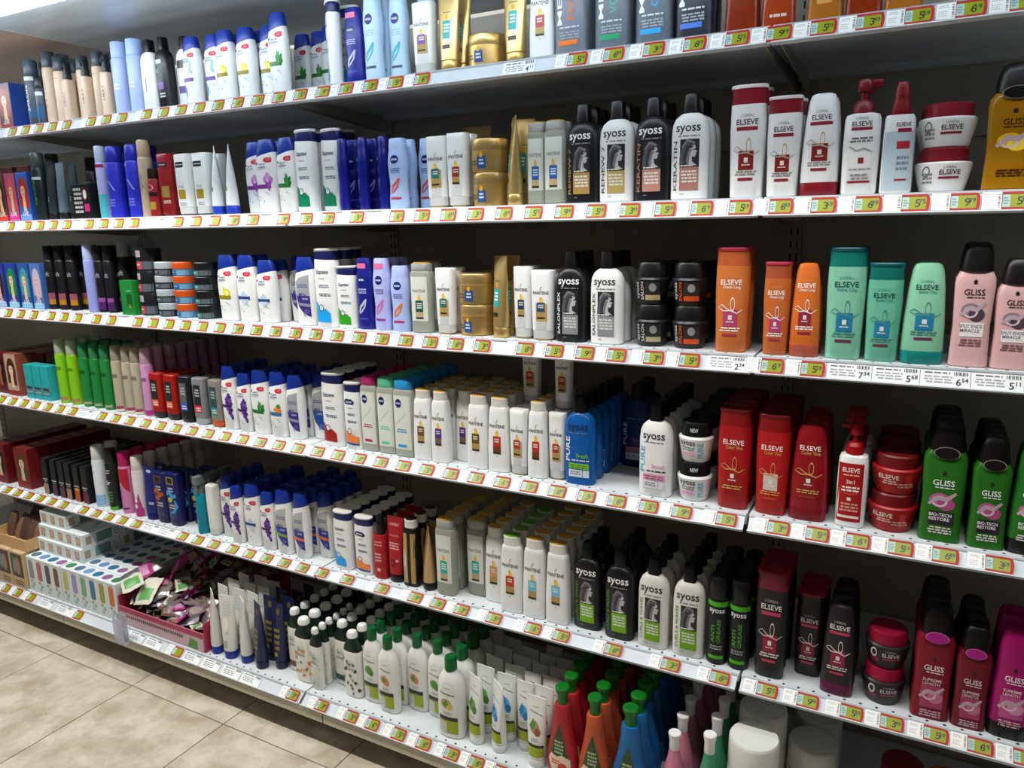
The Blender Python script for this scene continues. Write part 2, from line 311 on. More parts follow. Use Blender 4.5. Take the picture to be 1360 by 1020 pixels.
# ---------------------------------------------------------------- print recipes
def lf(x0, z0, x1, z1, wd, col):                                   # pointed leaf from base to tip
    dx, dz = x1 - x0, z1 - z0; P = []
    for t, s in ((0, 0), (.25, .8), (.5, 1), (.8, .6), (1, 0), (.8, -.6), (.5, -1), (.25, -.8)): P.append((x0 + dx * t - dz * 2.6 * s * wd, z0 + dz * t + dx / 2.6 * s * wd))
    return ('P', P, col)
def hs_print(band, motif=None):
    P = [('P', [(.05, .715), (.15, .745), (.4, .757), (.72, .76), (.74, .70), (.6, .685), (.25, .69)], 'c02238'), ('L', .3, .66, .735, 2, .02, 'd87a88'), ('P', [(-.72, .655), (-.5, .665), (-.5, .70), (-.66, .69)], '1c2a55'), ('T', 'head &', -.05, .668, .03, '26386e', .7),
         ('T', 'shoulders', -.1, .63, .03, '26386e', 1.0), ('L', -.65, .2, .60, 1, .014, '9aa6bc')]
    if band: P.append(('R', -.78, .6, .335, .39, band))
    P += [('O', -.5, .2, .17, .035, .18, '8aa0c8'), ('P', [(-.02, .29), (.3, .285), (.55, .22), (.2, .27)], '9fc3da'), ('E', -.1, .16, .05, .01, '5a6a8c')]
    if motif == 'lemon': P += [('E', .28, .435, .3, .055, 'd8c21c'), ('E', .05, .455, .16, .045, 'e6d640'), ('E', .3, .43, .2, .036, 'f0e878'), lf(.1, .46, -.02, .54, .2, 'c8c83c')]
    if motif == 'leaf': P += [lf(.3, .37, .05, .47, .3, '2d7a34'), lf(.35, .37, .38, .53, .26, '3f9a44'), lf(.4, .37, .68, .48, .3, '2d7a34'), lf(.3, .39, .2, .54, .18, '358a3c'), lf(.42, .37, .72, .40, .3, '256a2c')]
    if motif == 'orchid': P += [('E', .22, .46, .22, .05, 'b678c4'), ('E', .55, .455, .22, .05, 'b07ac0'), ('E', .38, .50, .2, .05, 'c490d0'), ('E', .4, .41, .24, .045, '8e3f9a'), ('E', .38, .44, .1, .02, 'e4c0e4'), lf(.4, .38, .5, .29, .3, '9a4aa8')]
    if motif == 'lav':
        for i, (x, z, r) in enumerate([(.35, .56, .16), (.2, .52, .2), (.45, .52, .2), (.05, .48, .22), (.4, .47, .26), (.1, .43, .25), (.5, .42, .22), (.15, .33, .24), (.45, .32, .26), (.35, .27, .24), (.5, .23, .18), (.58, .19, .12)]):
            P.append(('E', x, z, r, .03, ['55308c', '6c48a4', '432070'][i % 3]))
        P.append(('R', -.78, .6, .36, .40, '3c1a62'))
    if motif == 'orange': P += [('E', .35, .42, .28, .04, 'e07a2c'), ('E', .02, .43, .2, .03, 'e89040'), ('P', [(.1, .47), (.6, .46), (.5, .52), (.25, .51)], '3f8a34')]
    if motif == 'drop': P += [('P', [(-.4, .385), (.5, .385), (.3, .43), (.05, .47), (-.2, .43)], 'b4c8da'), ('P', [(-.4, .345), (.5, .345), (.05, .25)], 'c0d0de')]
    return P
def men_print(navy, stripe=None, grey='9a9ca0'):
    P = [('P', [(-.72, .42), (.62, .42), (.62, .745), (.2, .73), (-.35, .70), (-.66, .64)], grey), ('L', -.55, .5, .60, 2, .03, '4a5a86'),
         ('P', [(-.74, .44), (.64, .44), (.64, .13), (.35, .15), (-.1, .2), (-.5, .28)], navy), ('T', 'MEN', -.05, .455, .05, '2a3878', .9), ('T', 'ULTRA', .2, .395, .026, 'e8e8f0', .6)]
    if stripe: P.append(('P', [(-.68, .345), (.64, .32), (.64, .275), (-.56, .30)], stripe))
    P += [('O', .3, .21, .17, .022, .15, 'c8ccdc'), ('P', [(-.1, .2), (.2, .155), (.05, .13)], '8a94b8')]
    return P
def zdr_print(sw, logo=0):
    P = [('T', 'Здраве', -.05, .70, .06, '26305c', 1.45)] if not logo else [('P', [(-.7, .68), (.35, .67), (.5, .71), (.2, .75), (-.5, .755), (-.75, .72)], '1d2352'), ('T', 'Бочко', -.15, .712, .035, 'e8e8f0', .8)]
    P += [('L', -.35, .25, .62, 1, .015, '6a6a78'), ('L', -.45, .5, .535, 2, .022, '6c7690'), ('L', -.45, .6, .425, 2, .022, '55708c')]
    if not logo: P += [('P', [(-.86, .33), (-.6, .30), (-.3, .22), (.1, .235), (.5, .18), (.55, .06), (-.75, .06), (-.86, .10)], sw), ('E', -.28, .245, .23, .045, '2b2f55'), ('E', -.28, .245, .17, .034, 'e4e6ea'), ('S', [(-.28, .245), (-.2, .265)], .03, '555566')]
    else: P += [('P', [(-.86, .28), (-.4, .26), (.3, .2), (.8, .19), (.8, .09), (-.86, .11)], sw), ('S', [(-.86, .09), (0, .075), (.8, .07)], .08, '2a4a9a'), ('E', -.25, .27, .23, .045, '2b2f55'), ('E', -.25, .27, .17, .034, 'e8e8ea')]
    return P
def niv_print(feather, ink='e8ecf4', band='20306a', new=0):
    P = [('E', 0, .70, .42, .062, '101c66'), ('T', 'NIVEA', 0, .70, .028, 'f2f4fa', .62), ('L', -.5, .5, .57, 3, .026, ink)]
    if feather: P += [('S', [(-.45, .24), (-.28, .32), (.02, .36), (.4, .43)], .12, feather), ('S', [(-.4, .22), (-.1, .26), (.22, .32), (.42, .43)], .08, feather), ('R', -.55, .55, .135, .165, band)]
    if new: P.append(('R', -.5, .5, .86, .93, 'e0709a'))
    return P
def pan_print(lab, gold=0, x=0, tail='b0905a', z=0):
    P = [('S', [(x - .08, .655 + z), (x, .69 + z), (x + .1, .71 + z)], .06, 'b8b4a4'), ('T', 'PANTENE', x, .622 + z, .044, '34322f', 1.4)]
    if gold: P.append(('R', x - .45, x + .55, .22 + z, .47 + z, 'b4985a'))
    P += [('E', x, .535 + z, .13, .025, 'd8a41c'), ('P', [(x - .16, .485 + z), (x + .18, .485 + z), (x + .1, .55 + z), (x, .575 + z), (x - .05, .53 + z)], 'e0b030'), ('E', x + .1, .51 + z, .12, .018, 'f0c850'),
          ('R', x - .36, x + .36, .30 + z, .485 + z, lab), ('L', x - .25, x + .25, .445 + z, 2, .03, 'dcd8d0'), ('R', x - .36, x + .36, .27 + z, .35 + z, tail), ('R', x - .36, x + .36, .25 + z, .275 + z, '2a2624'), ('E', x, .215 + z, .04, .007, '55504a')]
    return P
def pcl_print(lab, z=0):
    return [('R', -.8, .8, .17, .80, 'd3d6cc'), ('T', 'PANTENE', 0, .60, .042, '5c5a50', 1.3), ('E', 0, .51, .13, .025, 'd8a41c'), ('P', [(-.16, .465), (.18, .465), (.1, .53), (0, .55)], 'e0b030'), ('R', -.38, .38, .29, .465, lab), ('L', -.26, .26, .42, 3, .03, 'e4e4dc'), ('R', -.38, .38, .22, .30, 'b8a078'), ('R', -.38, .38, .20, .225, '2c2a28')]
def sy_print(word, ink, panel, wordcol, photo='2a2a2c', hair='b8b8b8'):
    P = [('T', 'syoss', -.02, .662, .086, ink, 1.5), ('L', -.62, .62, .605, 1, .022, '8c8c8e'), ('V', word, -.68, .09, .56, .2, wordcol),
         ('R', -.42, .6, .31, .575, photo), ('P', [(.05, .46), (.16, .52), (.34, .53), (.42, .50), (.40, .475), (.50, .455), (.42, .445), (.44, .425), (.36, .405), (.22, .41), (.24, .36), (.5, .325), (-.05, .325), (.05, .38)], hair), ('S', [(.38, .525), (.1, .555), (-.15, .5), (-.3, .4), (-.36, .33)], .16, '57575b'), ('S', [(.25, .51), (.0, .5), (-.12, .42), (-.15, .33)], .13, '3a3a3e'), ('S', [(.2, .48), (.08, .45), (.0, .38), (.02, .32)], .08, '77777b'), ('S', [(.36, .54), (-.05, .565), (-.3, .5)], .05, '88888c'), ('E', .37, .475, .05, .008, '2a2a2c'),
         ('R', -.42, .6, .09, .31, panel), ('L', -.38, .3, .325, 1, .02, 'e8e8e4'), ('L', -.34, .5, .27, 4, .032, 'd8d8d0'), ('L', -.4, -.15, .055, 1, .014, '8c8c8c')]
    return P
def pure_print(ink, a, b, wcol):
    return [('T', 'syoss', 0, .65, .086, ink, 1.45), ('L', -.6, .6, .60, 1, .02, '6a7a90'), ('V', 'PURE', -.68, .27, .55, .3, wcol), ('T', 'Fresh' if a == '7ac024' else 'Smooth', .3, .34, .05, a, .8),
            ('L', -.45, .75, .285, 1, .026, 'd4dce4' if a == '7ac024' else '3a3a40'), ('R', -.62, .72, .185, .25, a), ('L', -.55, .6, .225, 2, .025, '5a6a40'), ('R', -.62, .3, .09, .175, b), ('R', .34, .74, .09, .175, b), ('L', -.55, .2, .15, 2, .025, '7c8490')]
def els_print(ink, band, sq, line=None, script=None, z=0, top='8c8a88'):
    P = [('T', "L'ORÉAL", 0, .735 + z, .03, top, .85), ('T', 'ELSEVE', 0, .675 + z, .05, ink, 1.25)]
    if script: P.append(('T', script, .05, .625 + z, .038, line or ink, 1.0))
    else: P.append(('R', -.58, .58, .60 + z, .632 + z, band))
    P += [('R', -.42, .42, .25 + z, .42 + z, sq), ('O', .12, .465 + z, .14, .068, .22, 'c9a25a' if not line else line), ('S', [(-.72, .43 + z), (-.4, .40 + z), (0, .405 + z), (.4, .38 + z), (.72, .42 + z)], .035, line or 'a8a49e'), ('S', [(-.7, .44 + z), (-.5, .46 + z), (-.2, .42 + z), (.1, .40 + z)], .025, line or 'a8a49e'),
          ('R', -.11, .11, .315 + z, .36 + z, 'e0dad2'), ('L', -.24, .24, .295 + z, 1, .018, 'e0dad2'), ('L', -.6, .6, .235 + z, 2, .024, line or '8c8684'), ('R', -.42, .42, .155 + z, .18 + z, band)]
    return P
def gl_print(ink, pic, pic2, z=0, title=None, panel=None, low=0):
    P = [('P', [(-.08, .575 + z), (.08, .575 + z), (.1, .6 + z), (0, .615 + z), (-.1, .6 + z)], '2c2428'), ('T', 'GLISS', 0, .51 + z, .05, ink, 1.25), ('L', -.4, .5, .468 + z, 1, .016, ink)]
    p0, t0 = (.33, .235) if not low else (.24, .40)
    if low: P.append(('R', -.55, .6, .14 + z, .345 + z, pic))
    P += [('E', -.1, p0 + .03 + z, .48, .062, pic), ('E', .2, p0 + z, .4, .055, pic2), ('O', -.1, p0 + .02 + z, .36, .048, .3, 'd8c0cc'), ('S', [(-.6, p0 - .01 + z), (-.2, p0 + .05 + z), (.2, p0 + .04 + z), (.6, p0 + .1 + z)], .12, 'b8a0ac')]
    if panel: P.append(('R', -.55, .6, t0 - .085 + z, t0 + .03 + z, panel))
    if title: P += [('T', title[0], -.02, t0 + z, .028, title[2], 1.1), ('T', title[1], -.05, t0 - .036 + z, .028, title[2], 1.0)]
    P += [('L', -.55, .55, (.125 if not low else .11) + z, 3, .022, title[3] if title else ink)]
    return P
def can_print(txt=None, ink='202020', bands=(), vert=1):
    P = [('R', -.93, .93, z0, z1, c) for z0, z1, c in bands]
    if txt: P.append(('V', txt, 0, .22, .6, .5, ink) if vert else ('T', txt, 0, .56, .07, ink, 1.3))
    return P
def face_print(bg, hair, skin='d9b08c', word='LIVE', wcol='e8e8ee', low=None, wz=.14):
    P = [('R', -.96, .96, .01, .99, bg), ('E', .05, .64, .72, .26, hair), ('P', [(-.7, .3), (.75, .25), (.8, .65), (-.7, .68)], hair), ('E', 0, .62, .36, .155, skin), ('P', [(-.25, .2), (.3, .18), (.2, .52), (-.16, .52)], skin),
         ('P', [(-.5, .66), (-.2, .8), (.3, .78), (.5, .6), (.2, .72), (-.1, .72)], hair), ('E', -.14, .645, .07, .012, '3a2a24'), ('E', .14, .645, .07, .012, '3a2a24'), ('E', 0, .545, .1, .014, 'a84848')]
    if low: P.append(('R', -.96, .96, .01, .13, low))
    if word: P.append(('T', word, 0, wz, .085, wcol, 1.7))
    return P
def herb_print(dots, band=None, bandc='7a1f2c'):
    P = [('T', 'bio', .0, .53, .05, '6a8a78', .8), ('O', 0, .53, .42, .05, .12, '9ab0a4'), ('L', -.5, .5, .45, 2, .02, '8a8a88')]
    if band: P += [('R', -.9, .9, .08, .17, band), ('R', -.5, .85, .10, .15, bandc)]
    rn = random.Random(len(dots) * 7 + 3)
    for i in range(22 if dots else 0):
        P.append(('E', rn.uniform(-.85, .85), rn.uniform(.06, .6), rn.uniform(.07, .17), rn.uniform(.012, .026), rn.choice(dots)))
    return P
def zia_print(fruit, fruit2):
    return [('O', 0, .63, .45, .085, .06, 'd2d4d0'), ('L', -.3, .3, .645, 1, .016, '8aa08c'), ('S', [(-.55, .585), (.55, .565)], .03, '2a3a38'), ('E', -.1, .45, .42, .06, fruit), ('E', .15, .42, .25, .045, fruit2), ('P', [(-.4, .44), (-.1, .5), (.1, .45), (-.1, .40)], '4c8a3a'),
            ('L', -.35, .35, .34, 2, .02, 'b0b4b0'), ('R', -.72, .72, .235, .285, '28322e'), ('R', -.72, .72, .07, .235, '9aa81c'), ('R', -.72, -.1, .07, .21, 'c4c8c0')]
def tub_print(fruit, fruit2, leaf='4c8a3a'):
    return [('L', -.3, .3, .86, 1, .016, '8aa08c'), ('S', [(-.6, .80), (.7, .76)], .03, '2a3a38'), ('E', -.05, .58, .46, .09, fruit), ('E', .25, .52, .3, .06, fruit2), ('P', [(-.6, .58), (-.2, .7), (.05, .62), (-.2, .53)], leaf), ('L', -.4, .4, .42, 2, .03, 'b0b4b0'), ('R', -.80, .80, .30, .34, '28322e'), ('R', -.80, .80, .16, .30, '9aa81c')]
def fish_print(fr):
    return [('P', [(-.22, .5), (.05, .62), (.22, .5), (.6, .24), (-.6, .24)], '2f4a24'), ('L', -.3, .3, .42, 4, .04, 'a8b48c'), ('P', [(-.7, .2), (-.5, .27), (-.1, .25), (.2, .28), (.7, .24), (.75, .1), (.3, .04), (-.4, .04)], 'e4c8b0'), ('E', .25, .13, .3, .06, fr), ('L', -.5, .1, .2, 2, .03, fr)]
# ---------------------------------------------------------------- product kinds: key -> (name, category, group, shape, w, d, h, colour, cap colour, print)
SB, CB, JR, CN, BX, TB = 'shampoo_bottle', 'conditioner_bottle', 'cream_jar', 'spray_can', 'hair_dye_box', 'squeeze_tube'
W_ = 'e4e5e4'
G_HS, G_ZD, G_NV, G_PN, G_SY, G_EL, G_GL, G_CN, G_DY = ('white anti-dandruff bottles with blue caps', 'white bottles with navy and white caps', 'bottles with a round navy logo', 'white and gold bottles', 'bottles with small square black caps',
    'bottles and jars with a ribbon emblem', 'bottles with angled shoulders', 'hair spray and mousse cans', 'hair dye cartons')
K = {}
def kd(key, name, cat, grp, fn, w, d, h, c, cap, pr=()): K[key] = (name, cat, grp, fn, w, d, h, c, cap, pr)
# white blue-capped oval bottles
def hs(key, pr, w=.086, h=.205): kd(key, 'dandruff_shampoo_bottle', 'bottle', G_HS, sh_hs, w, w * .56, h, W_, '16308c', pr)
hs('hsP', hs_print('6a4a9a') + [('S', [(.2, .66), (.4, .6), (.3, .5), (.55, .45)], .14, '7fb4e0'), ('S', [(-.7, .3), (-.4, .22), (-.5, .12)], .14, '5f9ad0')], .082)
hs('hsLem', hs_print('8c8018', 'lemon')); hs('hsLeaf', hs_print('2a7030', 'leaf'), .076); hs('hsLeafT', hs_print('2a7030', 'leaf'), .07, .222)
hs('hsOrc', hs_print('6a2a7c', 'orchid')); hs('hsNav', hs_print('1e3c7c', 'drop')); hs('hsNavS', hs_print('1e3c7c', 'drop'), .082, .19)
hs('hsLav', hs_print(None, 'lav'), .076, .208); hs('hsLavS', hs_print(None, 'lav'), .066, .188); hs('hsGrn', hs_print('1d6a36', 'leaf')); hs('hsOrg', hs_print('2a6aa0', 'orange'), .078)
hs('hsMen', men_print('3a2a7c', '8a8c98'), .08, .2); hs('hsMenB', men_print('1c4a9a'), .082, .205); hs('hsMenG', men_print('23348c', '7a9a1c', 'a8aaa8'), .08, .206); hs('hsMenO', men_print('23348c', 'dc6a2c', 'a8aaa8'), .08, .206)
# white bottles, navy band and white wavy cap
def zd(key, sw, w, h, logo=0): kd(key, 'family_shampoo_bottle', 'bottle', G_ZD, sh_zdr, w, w * .56, h, W_, '1b2058', zdr_print(sw, logo))
zd('zdrB', '2a9ad8', .075, .225); zd('zdrG', '0f7a54', .082, .222); zd('zdrBl', '1f9ae0', .084, .225); zd('zdrGs', '2f9a1c', .07, .176); zd('zdrR', '9a2620', .084, .222)
zd('zdrOr', 'e8834a', .072, .2, 1); zd('zdrBs', '2a9ae0', .072, .182); zd('zdrOrS', 'e8834a', .068, .178, 1)
# curvy bottles with a round navy logo
def nv(key, c, pr, w=.064, h=.19): kd(key, 'care_shampoo_bottle', 'bottle', G_NV, sh_niv, w, w * .6, h, c, None, pr)
nv('nivNavyL', '1c1f82', niv_print('b8bcd8', 'aab0dc', '3a3f9c', 1), .064, .198); nv('nivNavy', '14167c', niv_print('8a90c8', '5a60b0', '3a3f9c'), .056, .188)
nv('nivVol', 'b9d6ee', niv_print('3aa8c4', '8ab4d4', '3a4a70'), .07, .225); nv('nivCol', 'a9c0e6', niv_print('c8505c', '6a7ab8', 'b03a50'), .064, .178); nv('nivLil', 'b0b6e8', niv_print('c86aa8', '6a70b0', '8a3f8c', 1), .064, .198); nv('nivOr', 'aab8ea', niv_print('dc7a3c', '6a70b0', 'b03060'), .064, .178)
# clear micellar bottles
def mic(key, cap): kd(key, SB, 'bottle', 'clear micellar bottles', sh_mic, .07, .042, .222, 'c:d9ddd0', cap, [('R', -.86, .86, .1, .8, 'd6dacf'), ('E', -.3, .70, .34, .058, '14206a'), ('T', 'NIVEA', -.3, .70, .026, 'f2f4fa', .5), ('S', [(-.7, .42), (-.3, .47), (.1, .52), (.4, .57), (.3, .62)], .035, 'a8b0b8'), ('L', -.6, .5, .36, 2, .028, cap), ('R', -.5, .4, .13, .165, cap)])
mic('micP', 'b0286c'); mic('micM', '5fc49a'); mic('micB', '2a94d4')
# white flip-cap bottles with black caps
def tres(key, c, pr, cap='0c0c0e'): kd(key, SB, 'bottle', 'slim flip-cap bottles', sh_sy, .07, .046, .222, c, cap, pr)
tres('tresW', W_, [('R', -.1, .0, .25, .45, '3a3440')]); tres('tresK', '17171a', [('R', -.5, .4, .62, .68, 'b8b8b4'), ('T', 'K', -.3, .52, .05, 'c8c8c8'), ('R', -.4, .5, .26, .36, '6a4a8c'), ('L', -.3, .6, .2, 2, .04, 'e0e0e0')]); tres('tresW2', W_, [('R', -.5, .6, .55, .66, '17171a'), ('R', -.5, .6, .2, .3, '6a4a8c')])
kd('tresG', SB, 'bottle', 'slim flip-cap bottles', sh_pc, .072, .046, .186, W_, '16161a', [('R', -.6, .5, .78, .87, '17171a'), ('L', -.5, .4, .825, 1, .03, 'd0d0d0'), ('L', -.4, .4, .48, 2, .025, 'b0b0b0'), ('R', -.45, .5, .27, .42, '9a8420'), ('L', -.4, .5, .2, 2, .03, '8c8c8c')])
# white bottles, gold disc cap / gold foot
def pn(key, lab, w=.066, h=.2, cap='c79a3a', x=0, tail='a88a50', c=W_): kd(key, 'repair_shampoo_bottle', 'bottle', G_PN, sh_pant, w, w * .66, h, c, cap, pan_print(lab, 0, x, tail))
pn('pGold', 'a8301c', .062, .2); pn('pGB', '6a4a20'); pn('pV', '4a2f7c', tail='6a5a4a'); pn('pR', 'b0302c', tail='6a3a20'); pn('pOr', 'c8905a', .068, .215); pn('pRg', 'b83024', .072, .212, '6aa83a'); pn('pAq', '6ab4d0', .07, .216)
def pc(key, lab, w=.062, h=.174, gold=1): kd(key, CB, 'bottle', G_PN, sh_pc, w, w * .62, h, W_, 'b99a56', pan_print(lab, gold, 0, 'a88a50', .06))
pc('pcW', '6a4a9a', .062, .178); pc('pcTeal', '1f7a80'); pc('pcRed', '8c3a2c', .06, .178, 0); pc('pcGn', '1f6a60', .058); pc('pcBl', '1f3a54', .06, .18, 0); pc('pcBl2', '2a4a68', .062, .172); pc('pcRd', 'a8302c', .056)
def pl(key, lab, w=.064, h=.188): kd(key, SB, 'bottle', 'clear bottles with gold cap discs', sh_pcl, w, w * .62, h, 'c:c6cabb', 'b8923c', pcl_print(lab))
pl('pclBlue', '2a5fa8', .058); pl('pclGn', '1f4f48'); pl('pclTq', '1fa8a0', .068, .222)
kd('jarG', JR, 'jar', 'gold jars', sh_jar, .096, .096, .08, 'm:c8a766', 'm:cfb072', [('L', -.8, -.25, .33, 2, .09, '5c5040'), ('R', -.2, .3, .12, .48, '2a4f8c'), ('E', .05, .52, .1, .08, 'd8a41c'), ('L', -.1, .2, .36, 2, .1, 'd8dce4')])
kd('tubeG', TB, 'tube', 'gold tubes', sh_tube, .062, .044, .205, 'm:d0b578', 'm:c8aa68', [('R', -.36, .36, .38, .6, '22a0a8'), ('E', 0, .645, .14, .03, 'd8a41c'), ('L', -.25, .25, .55, 3, .04, 'e8f0f0'), ('R', -.36, .36, .26, .31, '2a2420'), ('L', -.4, .4, .7, 1, .02, '6a5a3c')])
kd('tubeFlat', TB, 'tube', 'gold tubes', sh_tube, .09, .044, .205, 'm:a8946a', 'm:b09a68', [])
# black and white bottles with square caps
def sy(key, c, pr, w=.083, h=.216, cap='0c0c0e'): kd(key, 'salon_shampoo_bottle', 'bottle', G_SY, sh_sy, w, w * .58, h, c, cap, pr)
BK, WH = '15161a', 'e6e6e4'
sy('syRenK', BK, sy_print('RENEW 7', 'f0f0f0', 'a8874a', 'a8874a')); sy('syRenW', WH, sy_print('RENEW 7', '2c2c30', 'b09a5c', '4a4a4c'))
sy('syKerK', BK, sy_print('KERATIN', 'f0f0f0', 'b88474', 'b87a6a')); sy('syKerW', WH, sy_print('KERATIN', '2c2c30', 'a8746a', '4a4a4c'))
sy('sySalK', BK, sy_print('SALONPLEX', 'f0f0f0', '8c8c90', 'e0e0e0'), .08); sy('sySalW', WH, sy_print('SALONPLEX', '2c2c30', '8c8c90', '2c2c30'))
sy('syCurK', BK, sy_print('CURLS & WAVES', 'f0f0f0', '74aa10', '5a8a10'), .08, .228); sy('syCurW', 'dedcd6', sy_print('CURLS & WAVES', '2c2c30', '6aa00c', '6a9a1c'), .08, .226)
sy('syBlue', 't:1a62b4', pure_print('1c2c50', '7ac024', 'd4dcea', 'e8eef6'), .084, .222); sy('syNavy', 't:173a74', pure_print('16284c', 'c05a9c', 'c0c8d8', 'b8c4dc'), .082, .22); sy('syPure', WH, pure_print('2c2c30', 'e08ac0', 'd8d8dc', '5aa8cc'), .082, .222)
def men(key, c, col, bar, w2):
    sy(key, c, [('V', 'MEN', -.55, .30, .72, .3, 'e4e6ea'), ('V', w2, .15, .34, .80, .42, col), ('L', -.6, .6, .27, 1, .03, 'c8ccd2'), ('L', -.6, .6, .22, 3, .028, '9aa0a8'), ('R', -.62, .5, .09, .14, bar)], .084, .222)
men('synMenO', '6a727e', 'c8602c', 'e87820', 'POWER'); men('synMenG', '5c6670', '2a9a7c', '1f9a6a', 'VOLUME'); men('synMenB', '56606a', '2a90c8', '2aa0e0', 'COOL'); men('synMenN', '1a1f2c', '2a5ab0', '4a7ad8', 'CLEAN')
kd('jarPW', JR, 'jar', 'white jars with black lids', sh_taper, .084, .084, .094, 'e4e4e2', '0e0e10', [('T', 'NEW', .12, .82, .1, 'd8d8d8', .45), ('T', 'syoss', -.22, .47, .15, '3a3a40', .9), ('L', -.6, .2, .38, 2, .06, '8c8c90'), ('R', -.55, .15, .17, .25, 'e0a0c8'), ('V', 'PURE', .5, .12, .52, .28, '6ab4d4')])
for key, lab, sl in (('jarK', 'b8a880', 'c8c8c8'), ('jarKo', 'd8501c', 'd8501c')):
    kd(key, JR, 'jar', 'black tapered jars', sh_taper, .084, .084, .096, '141416', '101012', [('V', 'syoss', -.55, .15, .55, .2, 'b8b8b8'), ('V', 'SALON', -.3, .12, .55, .18, sl), ('R', -.12, .65, .2, .55, '2c2c2e'), ('E', .3, .42, .2, .1, '9a9a9c'), ('R', -.12, .65, .12, .24, lab)])
kd('canAG', CN, 'can', 'black and green dry shampoo cans', sh_can, .052, .052, .212, '1a1b1e', '121316', [('R', -.95, .95, .685, .74, '4aa814'), ('T', 'syoss', 0, .625, .062, 'e4e4e4', 1.4), ('V', 'ANTI', -.32, .26, .46, .34, '4a9a2c'), ('V', 'GREASE', .22, .26, .54, .34, '4a9a2c'), ('L', -.6, .6, .22, 2, .03, '9a9a9c'), ('R', -.7, .7, .07, .11, '4aa814')])
# ribbon emblem family
def el(key, fn, c, cap, pr, w, h, capt=None, name='ribbon_shampoo_bottle', cat='bottle'):
    f = (lambda W, D, H, C, P: fn(W, D, H, C, P, capt)) if fn is sh_els else fn
    kd(key, name, cat, G_EL, f, w, w * .58, h, c, cap, pr)
EW = els_print('4a2c30', '8c1f30', '7a201c')
el('elsW', sh_els, WH, '7c1424', EW, .075, .222, 'd8d4d2'); el('elsWs', sh_els, WH, '7c1424', EW, .072, .194, 'd8d4d2'); el('elsWc', sh_elsc, WH, '7c1424', els_print('4a2c30', '8c1f30', '7a201c', z=.09), .078, .194, name=CB)
el('elsWp', sh_pump, WH, '6c0e1c', [('T', "L'ORÉAL", 0, .665, .026, '8c8a88', .85), ('T', 'ELSEVE', 0, .615, .042, '4a2c30', 1.15), ('R', -.55, .55, .56, .585, '8c1f30'), ('L', -.6, .6, .49, 2, .026, '6a6462'), ('S', [(-.6, .42), (-.2, .38), (.2, .40), (.6, .37)], .05, 'a8a49e'), ('R', -.1, .2, .27, .32, '8c2a2c'), ('L', -.6, .6, .22, 1, .02, '8c8684'), ('L', -.5, .5, .17, 2, .03, '8c8684'), ('R', -.6, .6, .1, .118, '8c1f30')], .068, .212, name='pump_bottle')
el('elsWsp', sh_spr, WH, '7a1220', [('R', -.9, .92, .02, .56, 'b4c4cc'), ('T', 'ELSEVE', .25, .62, .036, '4a2c30', .9), ('R', -.1, .75, .55, .585, '8c1f30'), ('R', -.1, .7, .40, .47, 'a82a34'), ('L', -.1, .7, .32, 3, .05, '7a848c'), ('R', -.1, .65, .11, .128, '9a2434')], .056, .2, name='spray_bottle')
kd('jarEW', JR, 'jar', G_EL, sh_bowl, .1, .1, .079, WH, '7c1424', [('T', "L'ORÉAL", .18, .56, .07, '8c8a88', .6), ('T', 'ELSEVE', .18, .44, .11, '4a2c30', .8), ('R', -.2, .5, .29, .34, '8c1f30'), ('O', -.62, .46, .12, .13, .25, '6a6462'), ('L', -.75, -.4, .4, 3, .09, '8c8684')])
EO = els_print('f4e8e0', 'a03050', 'b0406c', 'f0e4dc', 'Dream Long', top='d8885a')
el('elsO', sh_els, 'c96f35', 'b85a30', EO, .074, .226, 'a82848'); el('elsOs', sh_els, 'c0652f', 'a85030', EO, .062, .196, 'a02846'); el('elsOc', sh_elsc, 'd06a2a', 'a8503a', els_print('f4e8e0', '8c2a3c', '8c2a3c', 'f0e4dc', 'Dream Long', .09, 'd8885a'), .068, .194, name=CB)
ET = els_print('1c4a48', '6a2c4c', '1f7aa0', '4a8a84', 'Extra Clay', top='5a9a8c')
el('elsT', sh_els, '7fc0a4', '0f7468', ET, .076, .226, '0c5a60'); el('elsTs', sh_els, '62b094', '0c6a60', ET, .068, .196, '0c5460'); el('elsTc', sh_elsc, '86c4a4', '0c7c74', els_print('1c4a48', '6a2c4c', '1f7aa0', '4a8a84', 'Extra Clay', .09, '5a9a8c'), .08, .196, name=CB)
ER = els_print('f0e0dc', '8c1820', '9c1a1c', 'c89a5c', 'Color Vive', top='a83428')
el('elsR', sh_els, 'a81620', '8c1018', ER, .076, .232, '700c14'); el('elsR2', sh_els, 'b01a1c', '8c0c14', els_print('f0e0dc', 'c0402c', 'd0c0b8', 'd88a4c', 'Color Vive', top='c04830'), .074, .228, '700c14'); el('elsRc', sh_elsc, '8c101c', '7c1020', els_print('f0e0dc', '9a2c30', '8c1820', 'c89a5c', 'Color Vive', .09, 'a83428'), .08, .212, name=CB)
kd('pumpR', 'pump_bottle', 'bottle', G_EL, lambda W, D, H, C, P: sh_pump(W, D, H, C, P, -1), .066, .05, .222, WH, '9c0c18', [('R', -.9, .7, .06, .635, 'a4141c'), ('T', 'ELSEVE', -.1, .57, .045, 'f0e4e0', 1.1), ('L', -.6, .5, .52, 1, .022, 'e0b0a0'), ('T', '3in1', -.1, .455, .04, 'f0e0d8', .6), ('L', -.7, .5, .40, 2, .03, 'f0e0dc'), ('S', [(-.5, .35), (-.1, .33), (.4, .35)], .05, 'c05040'), ('R', -.25, 0, .27, .30, 'f0e0dc'), ('L', -.7, .5, .235, 3, .032, 'd89a94'), ('R', -.8, .6, .095, .12, 'e8dcd8')])
